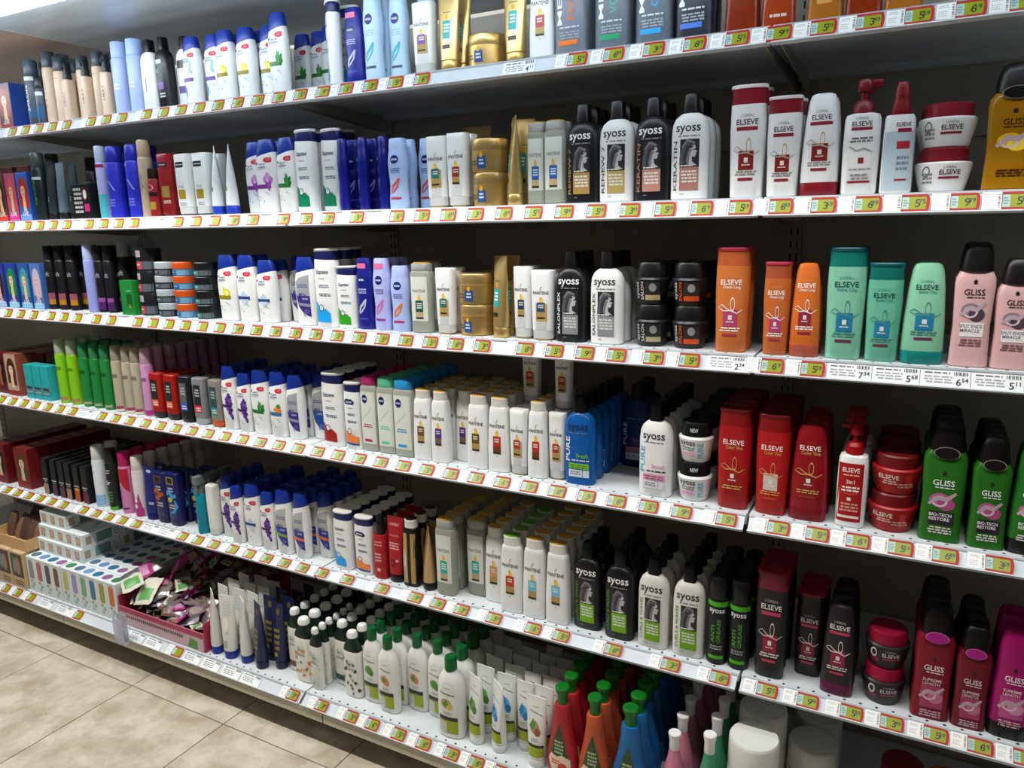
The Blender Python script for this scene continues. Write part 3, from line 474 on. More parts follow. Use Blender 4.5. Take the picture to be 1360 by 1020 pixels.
kd('jarR', JR, 'jar', G_EL, sh_bowl, .098, .098, .082, '9c101a', '6c0c14', [('T', 'ELSEVE', -.25, .47, .12, 'f0e0dc', .8), ('L', -.5, .1, .36, 2, .06, 'e0b8b0'), ('R', .4, .62, .15, .55, 'c8201c'), ('L', .1, .7, .3, 2, .07, 'd8a8a0')])
EK = els_print('e4dcdc', 'b83c5c', '8c1c40', 'd8d0cc', None, top='a8a0a0')
el('elsK', sh_els, '221d1f', '6c1030', EK, .074, .255, '7c1028'); el('elsKs', sh_els, '221d1f', '1c181a', EK, .064, .2, '8c1430'); el('elsKc', sh_elsc, '241f22', '5c123c', els_print('e4dcdc', 'b83c5c', '8c1c40', 'd8d0cc', None, .09, 'a8a0a0'), .072, .205, name=CB)
kd('jarEK', JR, 'jar', G_EL, sh_bowl, .092, .092, .082, '241f22', '8c1034', [('T', "L'ORÉAL", .2, .55, .07, 'a8a0a0', .55), ('T', 'ELSEVE', .2, .43, .11, 'e4dcdc', .75), ('R', -.15, .6, .30, .34, 'b03c5c'), ('O', -.55, .44, .14, .14, .35, 'd8d0cc'), ('E', -.5, .25, .2, .08, '6c1c40')])
# bottles with angled shoulders
GB = ('BIO-TECH', 'RESTORE', 'f0ecec', 'd8d8d4'); GSP = ('SPLIT ENDS', 'MIRACLE', '4a4448', '7c5a60')
def gl(key, c, cap, pr, w, h, fn=sh_gl, sticker=None):
    f = (lambda W, D, H, C, P: sh_gl(W, D, H, C, P, sticker)) if fn is sh_gl else fn
    kd(key, 'gloss_shampoo_bottle', 'bottle', G_GL, f, w, w * .58, h, c, cap, pr)
gl('glGold', 't:b07a14', '100d0b', gl_print('3c2408', 'e0b020', 'f0d040', .03), .084, .215, sticker='141012')
gl('glPink', 'd2a8a8', '120f10', gl_print('2c2428', '8c7c84', '4c3c48', .1, GSP, 'e4dede'), .074, .234); gl('glPinkS', 'd2a8a8', '120f10', gl_print('2c2428', '8c7c84', '4c3c48', .1, GSP, 'e4dede'), .072, .205)
gl('glGrn', '26661a', '0e0b0a', gl_print('f0f0ee', 'b85c90', 'a84c80', 0, GB, '2c2030'), .08, .243, sticker='141012'); gl('glGrnS', '26661a', '0e0b0a', gl_print('f0f0ee', 'b85c90', 'a84c80', 0, GB, '2c2030'), .074, .225, sticker='141012'); gl('glGrnC', '1f6a20', '0c0c0c', gl_print('f0f0ee', 'b85c90', 'a84c80', .06, GB), .074, .21, sh_glc)
GR = ('SUPREME', 'LENGTH', 'e8c8d0', 'd8b0bc')
gl('glRed', '7c1024', '14100f', gl_print('f4e8ec', 'a83c64', 'c06c88', -.03, GR, None, 1), .078, .24, sticker='b01c88'); gl('glRedS', '6c0f24', '100e0e', gl_print('e8d8dc', 'a83c64', 'c06c88', -.03, GR, None, 1), .07, .218, sticker='a81c84'); gl('glMag', '9c1060', '0c0c0c', gl_print('f0e4ec', 'b84c8c', 'd08cb0', .06, GR, None, 1), .082, .225, sh_glc)
gl('amberD', 't:8c2c08', '0c0a0a', [('R', -.5, .4, .4, .6, '5a8c78')], .078, .215); gl('amber', 't:a83c10', '0c0a0a', [('L', -.5, .5, .1, 1, .05, 'd0b8a8')], .074, .215); gl('amber2', 't:b06a1c', '0c0a0a', [('R', -.4, .4, .15, .3, 'c88a3c')], .078, .215)
# cans
def cn(key, c, cap, pr=(), w=.046, h=.235): kd(key, CN, 'can', G_CN, sh_can, w, w, h, c, cap, pr)
cn('canBlueBlk', '3a4250', '3a4a58', can_print('SALON', 'd8d8d4', [(.12, .26, '1f4f7c'), (.68, .74, 'b8bcc0')]), .05); cn('canBlueBlkS', '3a4250', '20242a', can_print(None, '', [(.12, .4, '1f4f7c'), (.62, .7, 'c8ccd0')]), .044, .165)
BE = 'cdb49c'
cn('canBeigeT', BE, '3a424a', can_print('STYLE', 'a88a70'), .05, .255); cn('canBeige', BE, '343c44', [('L', -.5, .5, .66, 1, .02, '8c7a68')], .046, .225)
for key, ink in (('pumpBeige', '6a3a9a'), ('pumpBeige2', '5c4c48')): kd(key, 'pump_bottle', 'bottle', 'beige pump bottles', sh_spr, .042, .042, .2, BE, '1c2024', [('V', 'HEAT', 0, .25, .5, .5, ink)])
cn('canLilac', 'a4b4dc', '9ab0e0', [('R', -.95, -.45, .05, .74, '5a4ab0'), ('L', -.3, .5, .4, 2, .05, 'd8e0f4')], .058, .235)
cn('canKG', '1e2526', '3c4444', can_print('GO2', '2c8a2c', [(.6, .64, 'c8ccc8')]), .05, .235); cn('canK', '1a1c1c', '1e2020', [('L', -.5, .5, .6, 2, .04, '8c908c')], .05, .215)
cn('canTeal', 'a8a8d8', 'b0b8d0', [('R', -.95, .95, .01, .33, '4aa8b4'), ('R', -.95, .95, .70, .745, '8c1f4c')], .04, .235); cn('canBlue', '2a30b4', '2428a0', [('S', [(-.6, .55), (0, .5), (.6, .38)], .1, '9aa0e0'), ('L', -.5, .5, .25, 3, .04, '7a80d8'), ('E', -.3, .72, .2, .02, 'd88ab0')], .058, .23)
cn('canBe', 'b09a80', 'a8947a', [('S', [(-.5, .5), (.3, .55), (-.1, .45), (.4, .4), (-.2, .35)], .1, '5c7a64')], .046, .24); cn('canRedS', '8c1c24', '2a1a18', [('R', -.9, .9, .42, .50, '1c1414'), ('R', -.5, .7, .14, .30, '9a8030'), ('O', 0, .6, .6, .06, .2, 'd8b0b0')], .046, .15)
kd('boxRed', SB, 'bottle', 'red styling bottles', sh_pk, .062, .046, .192, '8c1c22', '7c161c', [('R', -.7, .7, .78, .86, '3a2a2a'), ('L', -.5, .5, .82, 1, .03, 'b8b0a8'), ('R', -.35, .7, .3, .48, '8c7a3c'), ('L', -.3, .7, .24, 2, .03, 'd0c0b8')])
cn('canKw', '17171a', '1c1c1f', can_print('taft', '8c8c90', [(.08, .16, 'a8741c'), (.16, .26, '8c4a5c')], 0), .04, .235); cn('canKv', '17171a', '1c1c1f', can_print('taft', '8c8c90', [(.04, .16, '4a1f5c'), (.16, .22, '8c4a8c')], 0), .04, .235); cn('canKc', '17171a', '8c9294', can_print('taft', '8c8c90', (), 0), .046, .25); cn('canLil', '8a90cc', 'a8b4dc', [], .04, .24)
cn('canLime', '7ab81c', 'a8b8a0', can_print('fructis', '2a5a14', [(.04, .1, 'a87a50')], 0), .046, .245); cn('canGrn', '1f7a3c', '2f8050', can_print('fructis', '0c3a1c', [(.04, .08, '9a9a80')], 0), .044, .24); cn('canCham', 'a8a08c', '9a9484', can_print('fructis', '3a342c', [(.05, .09, 'a03a5c'), (.01, .04, 'd8d4cc')], 0), .044, .24); cn('canPink', 'c08ab8', 'b49ab0', can_print('fructis', '4a2a4c', [(.02, .09, 'b02c7c')], 0), .044, .24)
for key, c, lab, ft in (('garR', '9c1c14', '26282a', '28282a'), ('garK', '1c1d20', '5a5c60', '161618'), ('garG', '7a7c7e', '26282a', 'a8aaac'), ('garT', '807a74', '2a4a4a', 'c85a1c')):
    kd(key, SB, 'bottle', 'mens wash bottles', sh_pk, .062, .04, .158, c, ft, [('R', -.6, .5, .42, .86, lab), ('L', -.4, .3, .75, 3, .06, 'b0b4b8'), ('R', -.6, .5, .27, .42, {'garR': 'd8604c', 'garK': '1f62c8', 'garG': 'c02c3c', 'garT': '1f8c8c'}[key]), ('L', -.4, .4, .36, 2, .05, 'e0d8d4')])
cn('canWB', 'd4dce2', 'd0d2d2', [('R', -.95, .95, .02, .2, '8ab4d8'), ('P', [(-.9, .70), (-.2, .71), (-.6, .62)], 'd83c2c'), ('T', 'hl', -.1, .58, .03, '4a5058', .5)], .054, .232)
cn('canKGr', '1c241f', '1c211f', [('R', -.95, .95, .01, .06, '4aa82c'), ('T', 'air', 0, .46, .07, 'd8dcd8', 1.3), ('L', -.6, .6, .66, 2, .04, 'a8b0a8'), ('L', -.6, .6, .3, 4, .05, '4a8a3c')], .048, .23)
cn('canPkR', 'c87aa8', 'b01c5c', [('P', [(-.95, .74), (.95, .74), (.95, .35), (.1, .5), (-.95, .6)], 'a81c34'), ('P', [(-.95, .3), (0, .4), (-.2, .05), (-.95, .03)], '8c6ac0'), ('S', [(-.8, .07), (.8, .09)], .1, '2a1a30')], .054, .228)
cn('canWPk', 'd6ccd0', 'd4d0cc', [('R', -.95, .95, .01, .14, 'b02c7c'), ('P', [(-.9, .14), (.9, .14), (.6, .4), (.1, .25), (-.3, .42)], 'b03c7c'), ('E', .1, .28, .3, .04, 'e4d4dc'), ('E', .0, .18, .35, .04, 'e4d4dc')], .05, .222)
# cartons
def bx(key, c, pr, w=.068, d=.05, h=.17): kd(key, BX, 'box', G_DY, sh_box, w, d, h, c, None, pr)
bx('dyeA', '2a4a9a', face_print('5c1c24', '8c2c20', low='8c2020'), .085, .06, .165)
bx('dyeP', '5c2c30', face_print('6c3c34', '3c2420', low='c84030'), .07); bx('dyeR', '8c2c4c', face_print('9c4c64', 'c04c5c', low='c83c8c'), .07); bx('dyeB', '2c4a94', face_print('2c5aa8', 'a82c1c', low='6a90d0'), .075)
bx('dyeV', '2c3c84', face_print('2c3c8c', '2c1c24', 'd8a898', low='9ab4d8'), .072); bx('dyeGn', '1f3c7c', face_print('243c94', '1f7a3c', low='8ac0d8'), .072); bx('dyeTl', '1f4c84', face_print('2c4c8c', '3c8c94', low='7ab4d8'), .072); bx('dyePk', '3c5a94', face_print('4a6aa8', 'b0a8b4', 'd0a8a4', low='8ab8dc'), .072)
bx('dyeDk', '5c1a1c', face_print('5c1a1c', '2c1410', '8c5a48', None), .085); bx('dyeBr', '8c4a3c', face_print('b09a88', '4c2c20', 'e0bca4', None, low='8c3030'), .085); bx('dyeTq', '2aa0a4', [('R', -.9, .9, .14, .36, '5c7c84'), ('P', [(-.8, .3), (.8, .28), (.8, .36), (-.8, .36)], '3a3a3c'), ('L', -.7, .7, .2, 1, .04, 'b8d4d8')], .05, .05, .135)
bx('dyeTall', '4a2420', face_print('4a2420', '2c1814', '7c5a4c', None), .085, .055, .2)
bx('dyeRd', '5c1418', face_print('6c1a1c', '241410', 'd8b49c', None, low='7c1c20'), .1, .05, .165); bx('dyeRd2', '6c181c', face_print('7c1c20', '4a3828', 'd8b49c', None, low='8c2428'), .1, .05, .165)
for key, c in (('tubeKb', '9c7c64'), ('tubeKp', '4c2c44'), ('tubeKo', 'b0501c'), ('tubeKr', '6c1c2c')):
    kd(key, 'colour_tube_box', 'box', 'slim black colour boxes', sh_box, .034, .034, .145, '17191b', None, [('R', -.96, .96, .01, .3, c), ('R', -.96, .96, .4, .44, '9a9c98'), ('L', -.5, .5, .36, 1, .03, 'c8c8c4'), ('R', -.96, .96, .3, .36, 'c89a3c' if key == 'tubeKo' else '1c1c1e')])
kd('boxBlk', 'kit_box', 'box', 'black kit boxes', sh_box, .1, .06, .115, '17181a', None, [('E', .45, .7, .3, .2, '7c1c2c'), ('E', .45, .7, .24, .17, '17181a'), ('E', .45, .7, .2, .14, 'd0d0cc'), ('R', .3, .85, .2, .42, 'b82c6c'), ('L', -.85, .1, .85, 6, .13, 'b0b0ac')])
kd('packG', 'flat_pack', 'pack', 'flat packs', sh_box, .07, .03, .118, '1f7a34', None, [('R', -.1, .75, .25, .62, '14541f'), ('L', -.05, .7, .7, 1, .05, '9ac0a0'), ('E', .3, .25, .2, .06, '7a9a3c')])
# tubes
def tb(key, c, cap, pr=(), w=.058, d=.042, h=.18, name=TB, grp='standing squeeze tubes'): kd(key, name, 'tube', grp, sh_tube, w, d, h, c, cap, pr)
tb('tubeDk', '2a3236', '17191b', [('L', -.2, .2, .4, 2, .05, '8c9498')], .05, .04, .19); tb('tubeGr', '5c6a74', '17191b', [('E', -.5, .2, .1, .02, 'c8c4a8')], .05, .04, .195)
tb('coneT', 'e2e6ea', '1a3cb0', [('R', -.6, .6, .34, .40, '8c7a3c'), ('S', [(-.3, .8), (.3, .7)], .06, '8a9ac0'), ('S', [(-.3, .7), (.3, .6)], .06, '8a9ac0')], .056, .042, .2)
tb('tubeNav', '1c2668', '1a2060', [('E', 0, .92, .4, .03, 'a8b4e0'), ('R', .1, .7, .3, .35, '9aa0b8')], .07, .046, .19)
for key, lab, h in (('botNavO', 'a8501c', .185), ('botNavL', '3c94cc', .19)):
    kd(key, SB, 'bottle', 'navy wash bottles', sh_pk, .068, .044, h, '1a2058', '1a1c4c', [('R', -.5, .5, .80, .93, 'c8b420' if key == 'botNavL' else '8c4a24'), ('R', -.42, .42, .81, .92, '1c1c24'), ('L', -.4, .4, .72, 2, .05, 'b8bcc8'), ('S', [(-.8, .6), (-.3, .66), (.2, .55), (.7, .6)], .3, lab), ('S', [(.5, .5), (.7, .38), (.3, .28), (-.3, .24)], .16, lab if key == 'botNavL' else '2c2c5c'), ('E', -.2, .5, .35, .05, 'a8b040' if key == 'botNavL' else lab), ('L', -.4, .5, .4, 2, .05, 'c0b8b0')])
kd('sprTeal', 'spray_bottle', 'bottle', 'trigger spray bottles', sh_trig, .05, .05, .2, 't:1c8ca0', '6a7478', [])
kd('botWht', SB, 'bottle', 'plain white bottles', sh_pk, .05, .046, .175, 'dcdcd8', 'd0d0cc', [])
tb('tubeRd', 'a01c24', '141416', [('T', 'EXPERT', 0, .88, .04, 'e0b0b0', 1.2), ('T', 'keratin', 0, .72, .045, 'd87a80', 1.2), ('L', -.6, .6, .6, 3, .04, 'd8a0a0'), ('O', -.1, .3, .26, .06, .3, '3c0c10'), ('E', .4, .34, .16, .02, 'd8a0c0')], .066, .044, .195)
kd('pumpRd', 'pump_bottle', 'bottle', 'red salon products', sh_spr, .052, .04, .19, 'a01c24', '16161a', [('L', -.6, .6, .6, 2, .05, 'd87a80'), ('L', -.6, .4, .4, 3, .05, 'd8a0a0'), ('E', 0, .15, .3, .03, 'd89a9c')])
kd('botKGo', SB, 'bottle', 'black and gold bottles', sh_pant, .062, .046, .2, '141214', '161214', [('R', -.8, -.2, .05, .8, 'b0905c'), ('R', .25, .8, .05, .8, 'a88854'), ('R', -.8, -.4, .1, .55, 'c8c4bc')])
tb('tubeBe', 'm:cfae7c', '17151a', [('T', 'hair', 0, .34, .03, '5c4c30', .8)], .056, .044, .185)
tb('tubeWB', 'd6d6d0', '1c2f8c', [('E', -.1, .55, .4, .12, 'e8e4d8'), ('L', -.5, .6, .9, 5, .05, 'c4c8c8'), ('R', -.5, .1, .18, .30, 'b0b0ac'), ('E', .1, .42, .06, .012, 'b83c34')], .06, .044, .232); tb('tubeNv', '1f2546', '1a1f3c', [('E', .2, .88, .3, .05, '6a5a34'), ('L', -.5, .5, .6, 4, .09, '8c7a40'), ('R', -.5, .1, .2, .26, 'a8904a')], .06, .044, .235)
for key, a, b in (('tubeAl', '6a9a4c', '4a7a3c'), ('tubeDr', '5aa0d0', '2a78b8'), ('tubeNut', 'b0885c', '8c5c34')): tb(key, 'dfe0dc', 'dfe0dc', tub_print(a, b, '2a78b8' if key == 'tubeDr' else '4c8a3a'), .062, .044, .208, grp='white herbal tubes')
# tins
for key, c, lid, lab in (('tinPk', '1f2226', '191b1e', 'b04454'), ('tinSv', '1c2026', 'a8b0b4', '4a545c'), ('tinOr', '4a7ca0', 'c8501c', '2c5c8c'), ('tinGn', '20282c', '16191b', '4a7c70')):
    kd(key, 'styling_tin', 'tin', 'stacked styling tins', sh_tin, .082, .082, .075 if key == 'tinPk' else .045, c, lid, [('R', -.85, .15, .08, .42, lab), ('R', .2, .9, .08, .42, '565e66' if key != 'tinOr' else '6c98b8'), ('L', -.6, .0, .28, 1, .1, 'c8c8c8')] + ([('R', -.85, .1, .62, .9, 'b4a4ac'), ('L', -.7, 0, .78, 2, .1, '8c7c84')] if key == 'tinPk' else []))
# bottom shelf bottles
def hb(key, pr, w=.07, h=.225): kd(key, SB, 'bottle', 'white bottles with dark green collars', sh_herb, w, w * .6, h, 'dfdfd6', 'e6e6e2', pr)
hb('herbR', herb_print((), '3a5c44', '8c2430'), .072); hb('herbO', herb_print(('d8842c', 'e0a050', '5c7c3c', 'd86c34')), .08); hb('herbS', herb_print(('a8c49a', 'b8d0ac')), .048, .215); hb('herbG', herb_print((), '2c6a34', '26405c')); hb('herbF', herb_print(('4c4438', '6c6450', '3c3c34')), .07)
def zi(key, a, b, w=.074, h=.25): kd(key, SB, 'bottle', 'white bottles with green caps', sh_zia, w, w * .58, h, 'e2e2de', '0b5a2c', zia_print(a, b))
zi('ziaA', '6aa04c', '4a8038'); zi('ziaP', 'd89a7c', 'c8805c'); zi('ziaC', 'b0a04c', 'c8b458', .1, .25)
def fi(key, c, f): kd(key, 'shower_bottle', 'bottle', 'flared bottles with green caps', sh_fish, .1, .054, .265, c, '0c6a1c', fish_print(f))
fi('fishR', 'a82430', 'c8402c'); fi('fishO', 'b8502c', 'd88a3c'); fi('fishB', '14629c', '4a9ac8')
kd('potPk', 'bubble_bottle', 'bottle', 'flared bottles with white caps', sh_pot, .072, .072, .22, 'c87890', 'e8e6e4', []); kd('potGn', 'bubble_bottle', 'bottle', 'flared bottles with white caps', sh_pot, .072, .072, .245, '3c8c68', 'e8e6e4', [])
LEAF = [('P', [(-.75, .5), (-.5, .62), (-.35, .5), (-.5, .4)], '3c7a34'), ('P', [(-.7, .4), (-.45, .45), (-.3, .3), (-.5, .28)], '2c6a2c'), ('L', -.2, .4, .45, 2, .05, 'a8a090')]
kd('jarBig', 'cream_tub', 'jar', 'large white tubs', sh_jar, .12, .12, .25, 'd8d8d2', 'dcdcd6', LEAF); kd('jarBig2', 'cream_tub', 'jar', 'large white tubs', sh_jar, .12, .12, .19, 'ccccc4', 'd0cec6', [])
kd('jarDkR', 'cream_tub', 'jar', 'coloured tubs', sh_jar, .1, .1, .2, '5c1218', '6c141c', [('R', -.95, .95, .5, .6, 'c8b8b0')]); kd('jarOr', 'cream_tub', 'jar', 'coloured tubs', sh_jar, .1, .1, .19, '9c4c10', 'a85814', [])

KM = {}
def meshes_of(key):
    if key in KM: return KM[key]
    name, cat, grp, fn, w, d, h, c, cap, pr = K[key]
    parts, rings = fn(w, d, h, c, cap) if cap is not None else fn(w, d, h, c)
    out = []
    for pn_, col, (V, F) in parts:
        out.append((pn_, new_mesh(pn_, V, F, [mat(col)], smooth=(0 if fn is sh_box else 35))))
    groups = [[p] for p in pr] if len(pr) <= 3 else [pr] if pr else []     # a few separate bands are labels of their own
    for g in groups:
        P = Print(); draw(P, g, w, h)
        cx = [w / 2 * q for q in (-.9, -.75, -.6, -.4, -.2, 0, .2, .4, .6, .75, .9)] if fn is not sh_box else []
        cz = [r[0] for r in rings[1:-1]]
        out.append(('label', P.build('label', surf_of(rings), cx, cz)))
    KM[key] = out
    return out
def put(key, x, y, z, yaw, label, group=True, sx=1, sz=1):
    """y is the front face; the thing is an Empty at its base with body, cap and printed label as parts"""
    name, cat, grp, fn, w, d, h = K[key][:7]
    root = bpy.data.objects.new(name, None); root.empty_display_size = .02; COL.objects.link(root)
    root.location = (x, y + d / 2, z); root.rotation_euler = (0, 0, math.radians(yaw)); root.scale = (sx, 1, sz)
    root['label'] = label; root['category'] = cat
    if group: root['group'] = grp
    for pn_, me in meshes_of(key):
        o = bpy.data.objects.new(pn_, me); COL.objects.link(o); o.parent = root
    return root
# ---------------------------------------------------------------- the setting
def single(name, me, label=None, cat=None, grp=None, kind=None, parent=None, loc=(0, 0, 0)):
    o = bpy.data.objects.new(name, me); COL.objects.link(o); o.location = loc; o.parent = parent
    if label: o['label'] = label
    if cat: o['category'] = cat
    if grp: o['group'] = grp
    if kind: o['kind'] = kind
    return o
def empty(name, label, cat, grp=None, loc=(0, 0, 0), rz=0):
    o = bpy.data.objects.new(name, None); o.empty_display_size = .02; COL.objects.link(o); o.location = loc; o.rotation_euler.z = rz
    o['label'] = label; o['category'] = cat
    if grp: o['group'] = grp
    return o
def bmesh_box(name, m, *dims, bv=0): V, F = boxm(*dims, bv); return new_mesh(name, V, F, [m], smooth=0)
def noise_mat(name, c0, c1, scale, rough, stretch=(1, 1, 1), bump=0, metal=0):
    m = bpy.data.materials.new(name); m.use_nodes = True; nt = m.node_tree; b = nt.nodes['Principled BSDF']
    tc = nt.nodes.new('ShaderNodeTexCoord'); mp = nt.nodes.new('ShaderNodeMapping'); mp.inputs['Scale'].default_value = stretch
    oi = nt.nodes.new('ShaderNodeObjectInfo'); ad = nt.nodes.new('ShaderNodeVectorMath'); ad.operation = 'MULTIPLY_ADD'
    ad.inputs[1].default_value = (1, 1, 1)
    nt.links.new(tc.outputs['Object'], ad.inputs[0]); cx = nt.nodes.new('ShaderNodeCombineXYZ'); mu = nt.nodes.new('ShaderNodeMath'); mu.operation = 'MULTIPLY'; mu.inputs[1].default_value = 37
    nt.links.new(oi.outputs['Random'], mu.inputs[0]); nt.links.new(mu.outputs[0], cx.inputs[0]); nt.links.new(mu.outputs[0], cx.inputs[1]); nt.links.new(cx.outputs[0], ad.inputs[2])
    nt.links.new(ad.outputs[0], mp.inputs[0])
    n = nt.nodes.new('ShaderNodeTexNoise'); n.inputs['Scale'].default_value = scale; n.inputs['Detail'].default_value = 9; n.inputs['Roughness'].default_value = .62; n.inputs['Distortion'].default_value = .25
    nt.links.new(mp.outputs[0], n.inputs['Vector'])
    cr = nt.nodes.new('ShaderNodeValToRGB'); cr.color_ramp.elements[0].position = .36; cr.color_ramp.elements[1].position = .62
    for e, hx in zip(cr.color_ramp.elements, (c0, c1)): e.color = (*[lin(int(hx[i:i + 2], 16) / 255) for i in (0, 2, 4)], 1)
    nt.links.new(n.outputs['Fac'], cr.inputs[0]); nt.links.new(cr.outputs[0], b.inputs['Base Color'])
    b.inputs['Roughness'].default_value = rough; b.inputs['Metallic'].default_value = metal
    if bump:
        bp = nt.nodes.new('ShaderNodeBump'); bp.inputs['Strength'].default_value = bump; bp.inputs['Distance'].default_value = .002
        nt.links.new(n.outputs['Fac'], bp.inputs['Height']); nt.links.new(bp.outputs[0], b.inputs['Normal'])
    return m
M_tile = noise_mat('beige_stone_tile', 'ab9e89', 'cdc5b6', 9, .3)
M_grout = noise_mat('grout', '6e675c', '7c7468', 20, .8)
M_steel = noise_mat('grey_painted_steel', 'b6b4ac', 'bfbdb6', 6, .45)
M_shelf = noise_mat('white_painted_steel', 'c6ccce', 'd0d5d7', 6, .4)
M_back = noise_mat('cream_back_panel', 'aca496', 'b6aea0', 4, .55)
M_plinth = noise_mat('cream_plinth', 'bdb8a6', 'c6c1b0', 5, .5)
M_rail = noise_mat('white_plastic_rail', 'c0c6cc', 'c9cfd4', 8, .4)
M_railtop = noise_mat('grey_plastic_rail', '949aa0', '9ea4aa', 8, .4)
M_dark = noise_mat('dark_steel', '4a4742', '55524c', 8, .5)
M_canopy = noise_mat('brushed_grey_canopy', 'a6afb3', 'bcc4c8', 1.5, .38, (1, 6, 1), 0, .3)
M_canopy2 = noise_mat('brown_canopy_panel', '9a8070', 'aa907e', 1.5, .4, (1, 6, 1))
M_hole = noise_mat('dark_hole', '15161a', '1c1d20', 5, .8)
M_ceil = noise_mat('ceiling_white', 'dcdcd8', 'e6e6e2', 2, .8)
# floor of stone tiles, each tile its own piece
fl = single('floor', bmesh_box('floor', M_grout, -6, 3, -3.4, .6, -.06, -.004), kind='structure')
TS = .4775; me_tile = bmesh_box('tile', M_tile, 0, TS - .004, 0, TS - .004, -.02, 0, bv=.001)
for i in range(-9, 5):
    for j in range(-6, 1):
        single('tile', me_tile, parent=fl, loc=(-1.635 + .002 + i * TS, -.175 + .002 + j * TS, 0))
single('ceiling', bmesh_box('ceiling', M_ceil, -6, 3, -3.4, .6, 3.0, 3.06), kind='structure')
M_far = noise_mat('far_side_bounce_wall', '4a443e', '5c564e', 2, .7)
single('bounce_wall_front', bmesh_box('bounce_wall_front', M_far, -6, 3, -3.5, -3.4, 0, 3.0), kind='structure')  # unseen wall in place of the opposite shelves, added to bounce light
single('wall_back', bmesh_box('wall_back', M_ceil, -6, 3, .56, .6, 0, 3.0), kind='structure')
LP = ['over the far end of the aisle', 'over the middle of the aisle', 'over the aisle near the shelf joint', 'past the right end of the aisle', 'fifth along the aisle']
M_tubel = bpy.data.materials.new('lamp_diffuser'); M_tubel.use_nodes = True
M_tubel.node_tree.nodes['Principled BSDF'].inputs['Emission Color'].default_value = (1, .97, .92, 1); M_tubel.node_tree.nodes['Principled BSDF'].inputs['Emission Strength'].default_value = 3
for i, (lx, ly, p_) in enumerate(LAMPS):
    e = empty('ceiling_lamp', 'long white ceiling lamp ' + LP[i % len(LP)] + ('' if i < len(LP) else ' behind'), 'lamp', 'ceiling lamps', (lx, ly, 2.94))
    single('housing', bmesh_box('housing', mat('e0e0e0'), -.75, .75, -.09, .09, .02, .06), parent=e)
    single('diffuser', bmesh_box('diffuser', M_tubel, -.72, .72, -.07, .07, .0, .02), parent=e)

# ---------------------------------------------------------------- shelving: bays with back panels, uprights, plinth; shelves lift off
RL = .042                                                         # slanted price rails: bottom line, tilt of the face, length
RB = dict(A=(1.968, 25), B=(1.633, 22), C=(1.298, 28), D=(.931, 45), E=(.521, 58), F=(.135, 52))
RY = {s: (-.122 if s == 'F' else -.005) for s in RB}
TI = {s: math.radians(t) for s, (z, t) in RB.items()}
ZS = {s: z + RL * math.cos(TI[s]) + .003 for s, (z, t) in RB.items()}
YF = {s: RY[s] + RL * math.sin(TI[s]) for s in RB}
def on_rail(s, p, q=0):                                            # (y, z) at p along the slanted face (0 bottom, 1 top), q out of it
    t = TI[s]; return RY[s] + p * RL * math.sin(t) - q * math.cos(t), RB[s][0] + .001 + p * RL * math.cos(t) + q * math.sin(t)
XB = [-4.03, -2.686, -1.33, 0, 1.33]
ORD = {'A': 'top', 'B': 'second', 'C': 'third', 'D': 'fourth', 'E': 'fifth', 'F': 'bottom'}
BAY = ['farthest bay', 'second bay from the far end', 'middle bay before the joint', 'nearest bay']
YB = .5
for b in range(4):
    x0, x1 = XB[b] - .018, XB[b + 1] - .018; cx = (x0 + x1) / 2
    e = empty('shelving_bay', 'cream steel shelving frame and back, ' + BAY[b], 'shelving', 'shelving bays', (cx, YB, 0))
    for k in range(5):
        z0, z1 = .03 + k * .446, .03 + (k + 1) * .446 - .003
        single('back_panel', bmesh_box('back_panel', M_back, x0 + .037 - cx, x1 - .001 - cx, 0, .012, z0, z1), parent=e)
    up = single('upright', bmesh_box('upright', M_back, x0 - cx, x0 + .036 - cx, -.008, .03, 0, 2.262), parent=e)
    V, F = join(*[boxm(x0 + .018 + s * .008 - .002 - cx, x0 + .018 + s * .008 + .002 - cx, -.0088, -.0079, .2 + k * .033, .218 + k * .033) for k in range(62) for s in (-1, 1)])
    single('slot_row', new_mesh('slot_row', V, F, [M_hole], smooth=0), parent=up, kind='stuff')
    x0, x1 = XB[b], XB[b + 1]
    single('fascia', bmesh_box('fascia', M_plinth, x0 + .095, x1 + .089, -.119, -.113, .098, .1335, bv=.001), 'cream fascia strip under the bottom price rail, ' + BAY[b], 'fascia', 'fascia strips')
    single('plinth', bmesh_box('plinth', M_plinth, x0 + .003, x1 - .003, -.02, -.005, .0, .122, bv=.002), 'cream steel plinth under the bottom shelf, ' + BAY[b], 'plinth', 'plinths')
CF = .46
for (x0, x1, m, lb) in ((-2.35, 1.33, M_canopy, 'grey brushed canopy panel over the top shelf'), (-4.03, -2.358, M_canopy2, 'brown canopy panel at the far end of the top shelf')):
    e = empty('canopy', lb, 'canopy', 'canopy panels', ((x0 + x1) / 2, .1, 2.268)); hw = (x1 - x0) / 2
    single('panel', bmesh_box('panel', m, -hw, hw, -CF, .40, 0, .03), parent=e)
    single('edge_trim', bmesh_box('edge_trim', M_rail, -hw - .008 if m is M_canopy else -hw, -hw if m is M_canopy else -hw + .006, -CF, .40, 0, .034), parent=e)
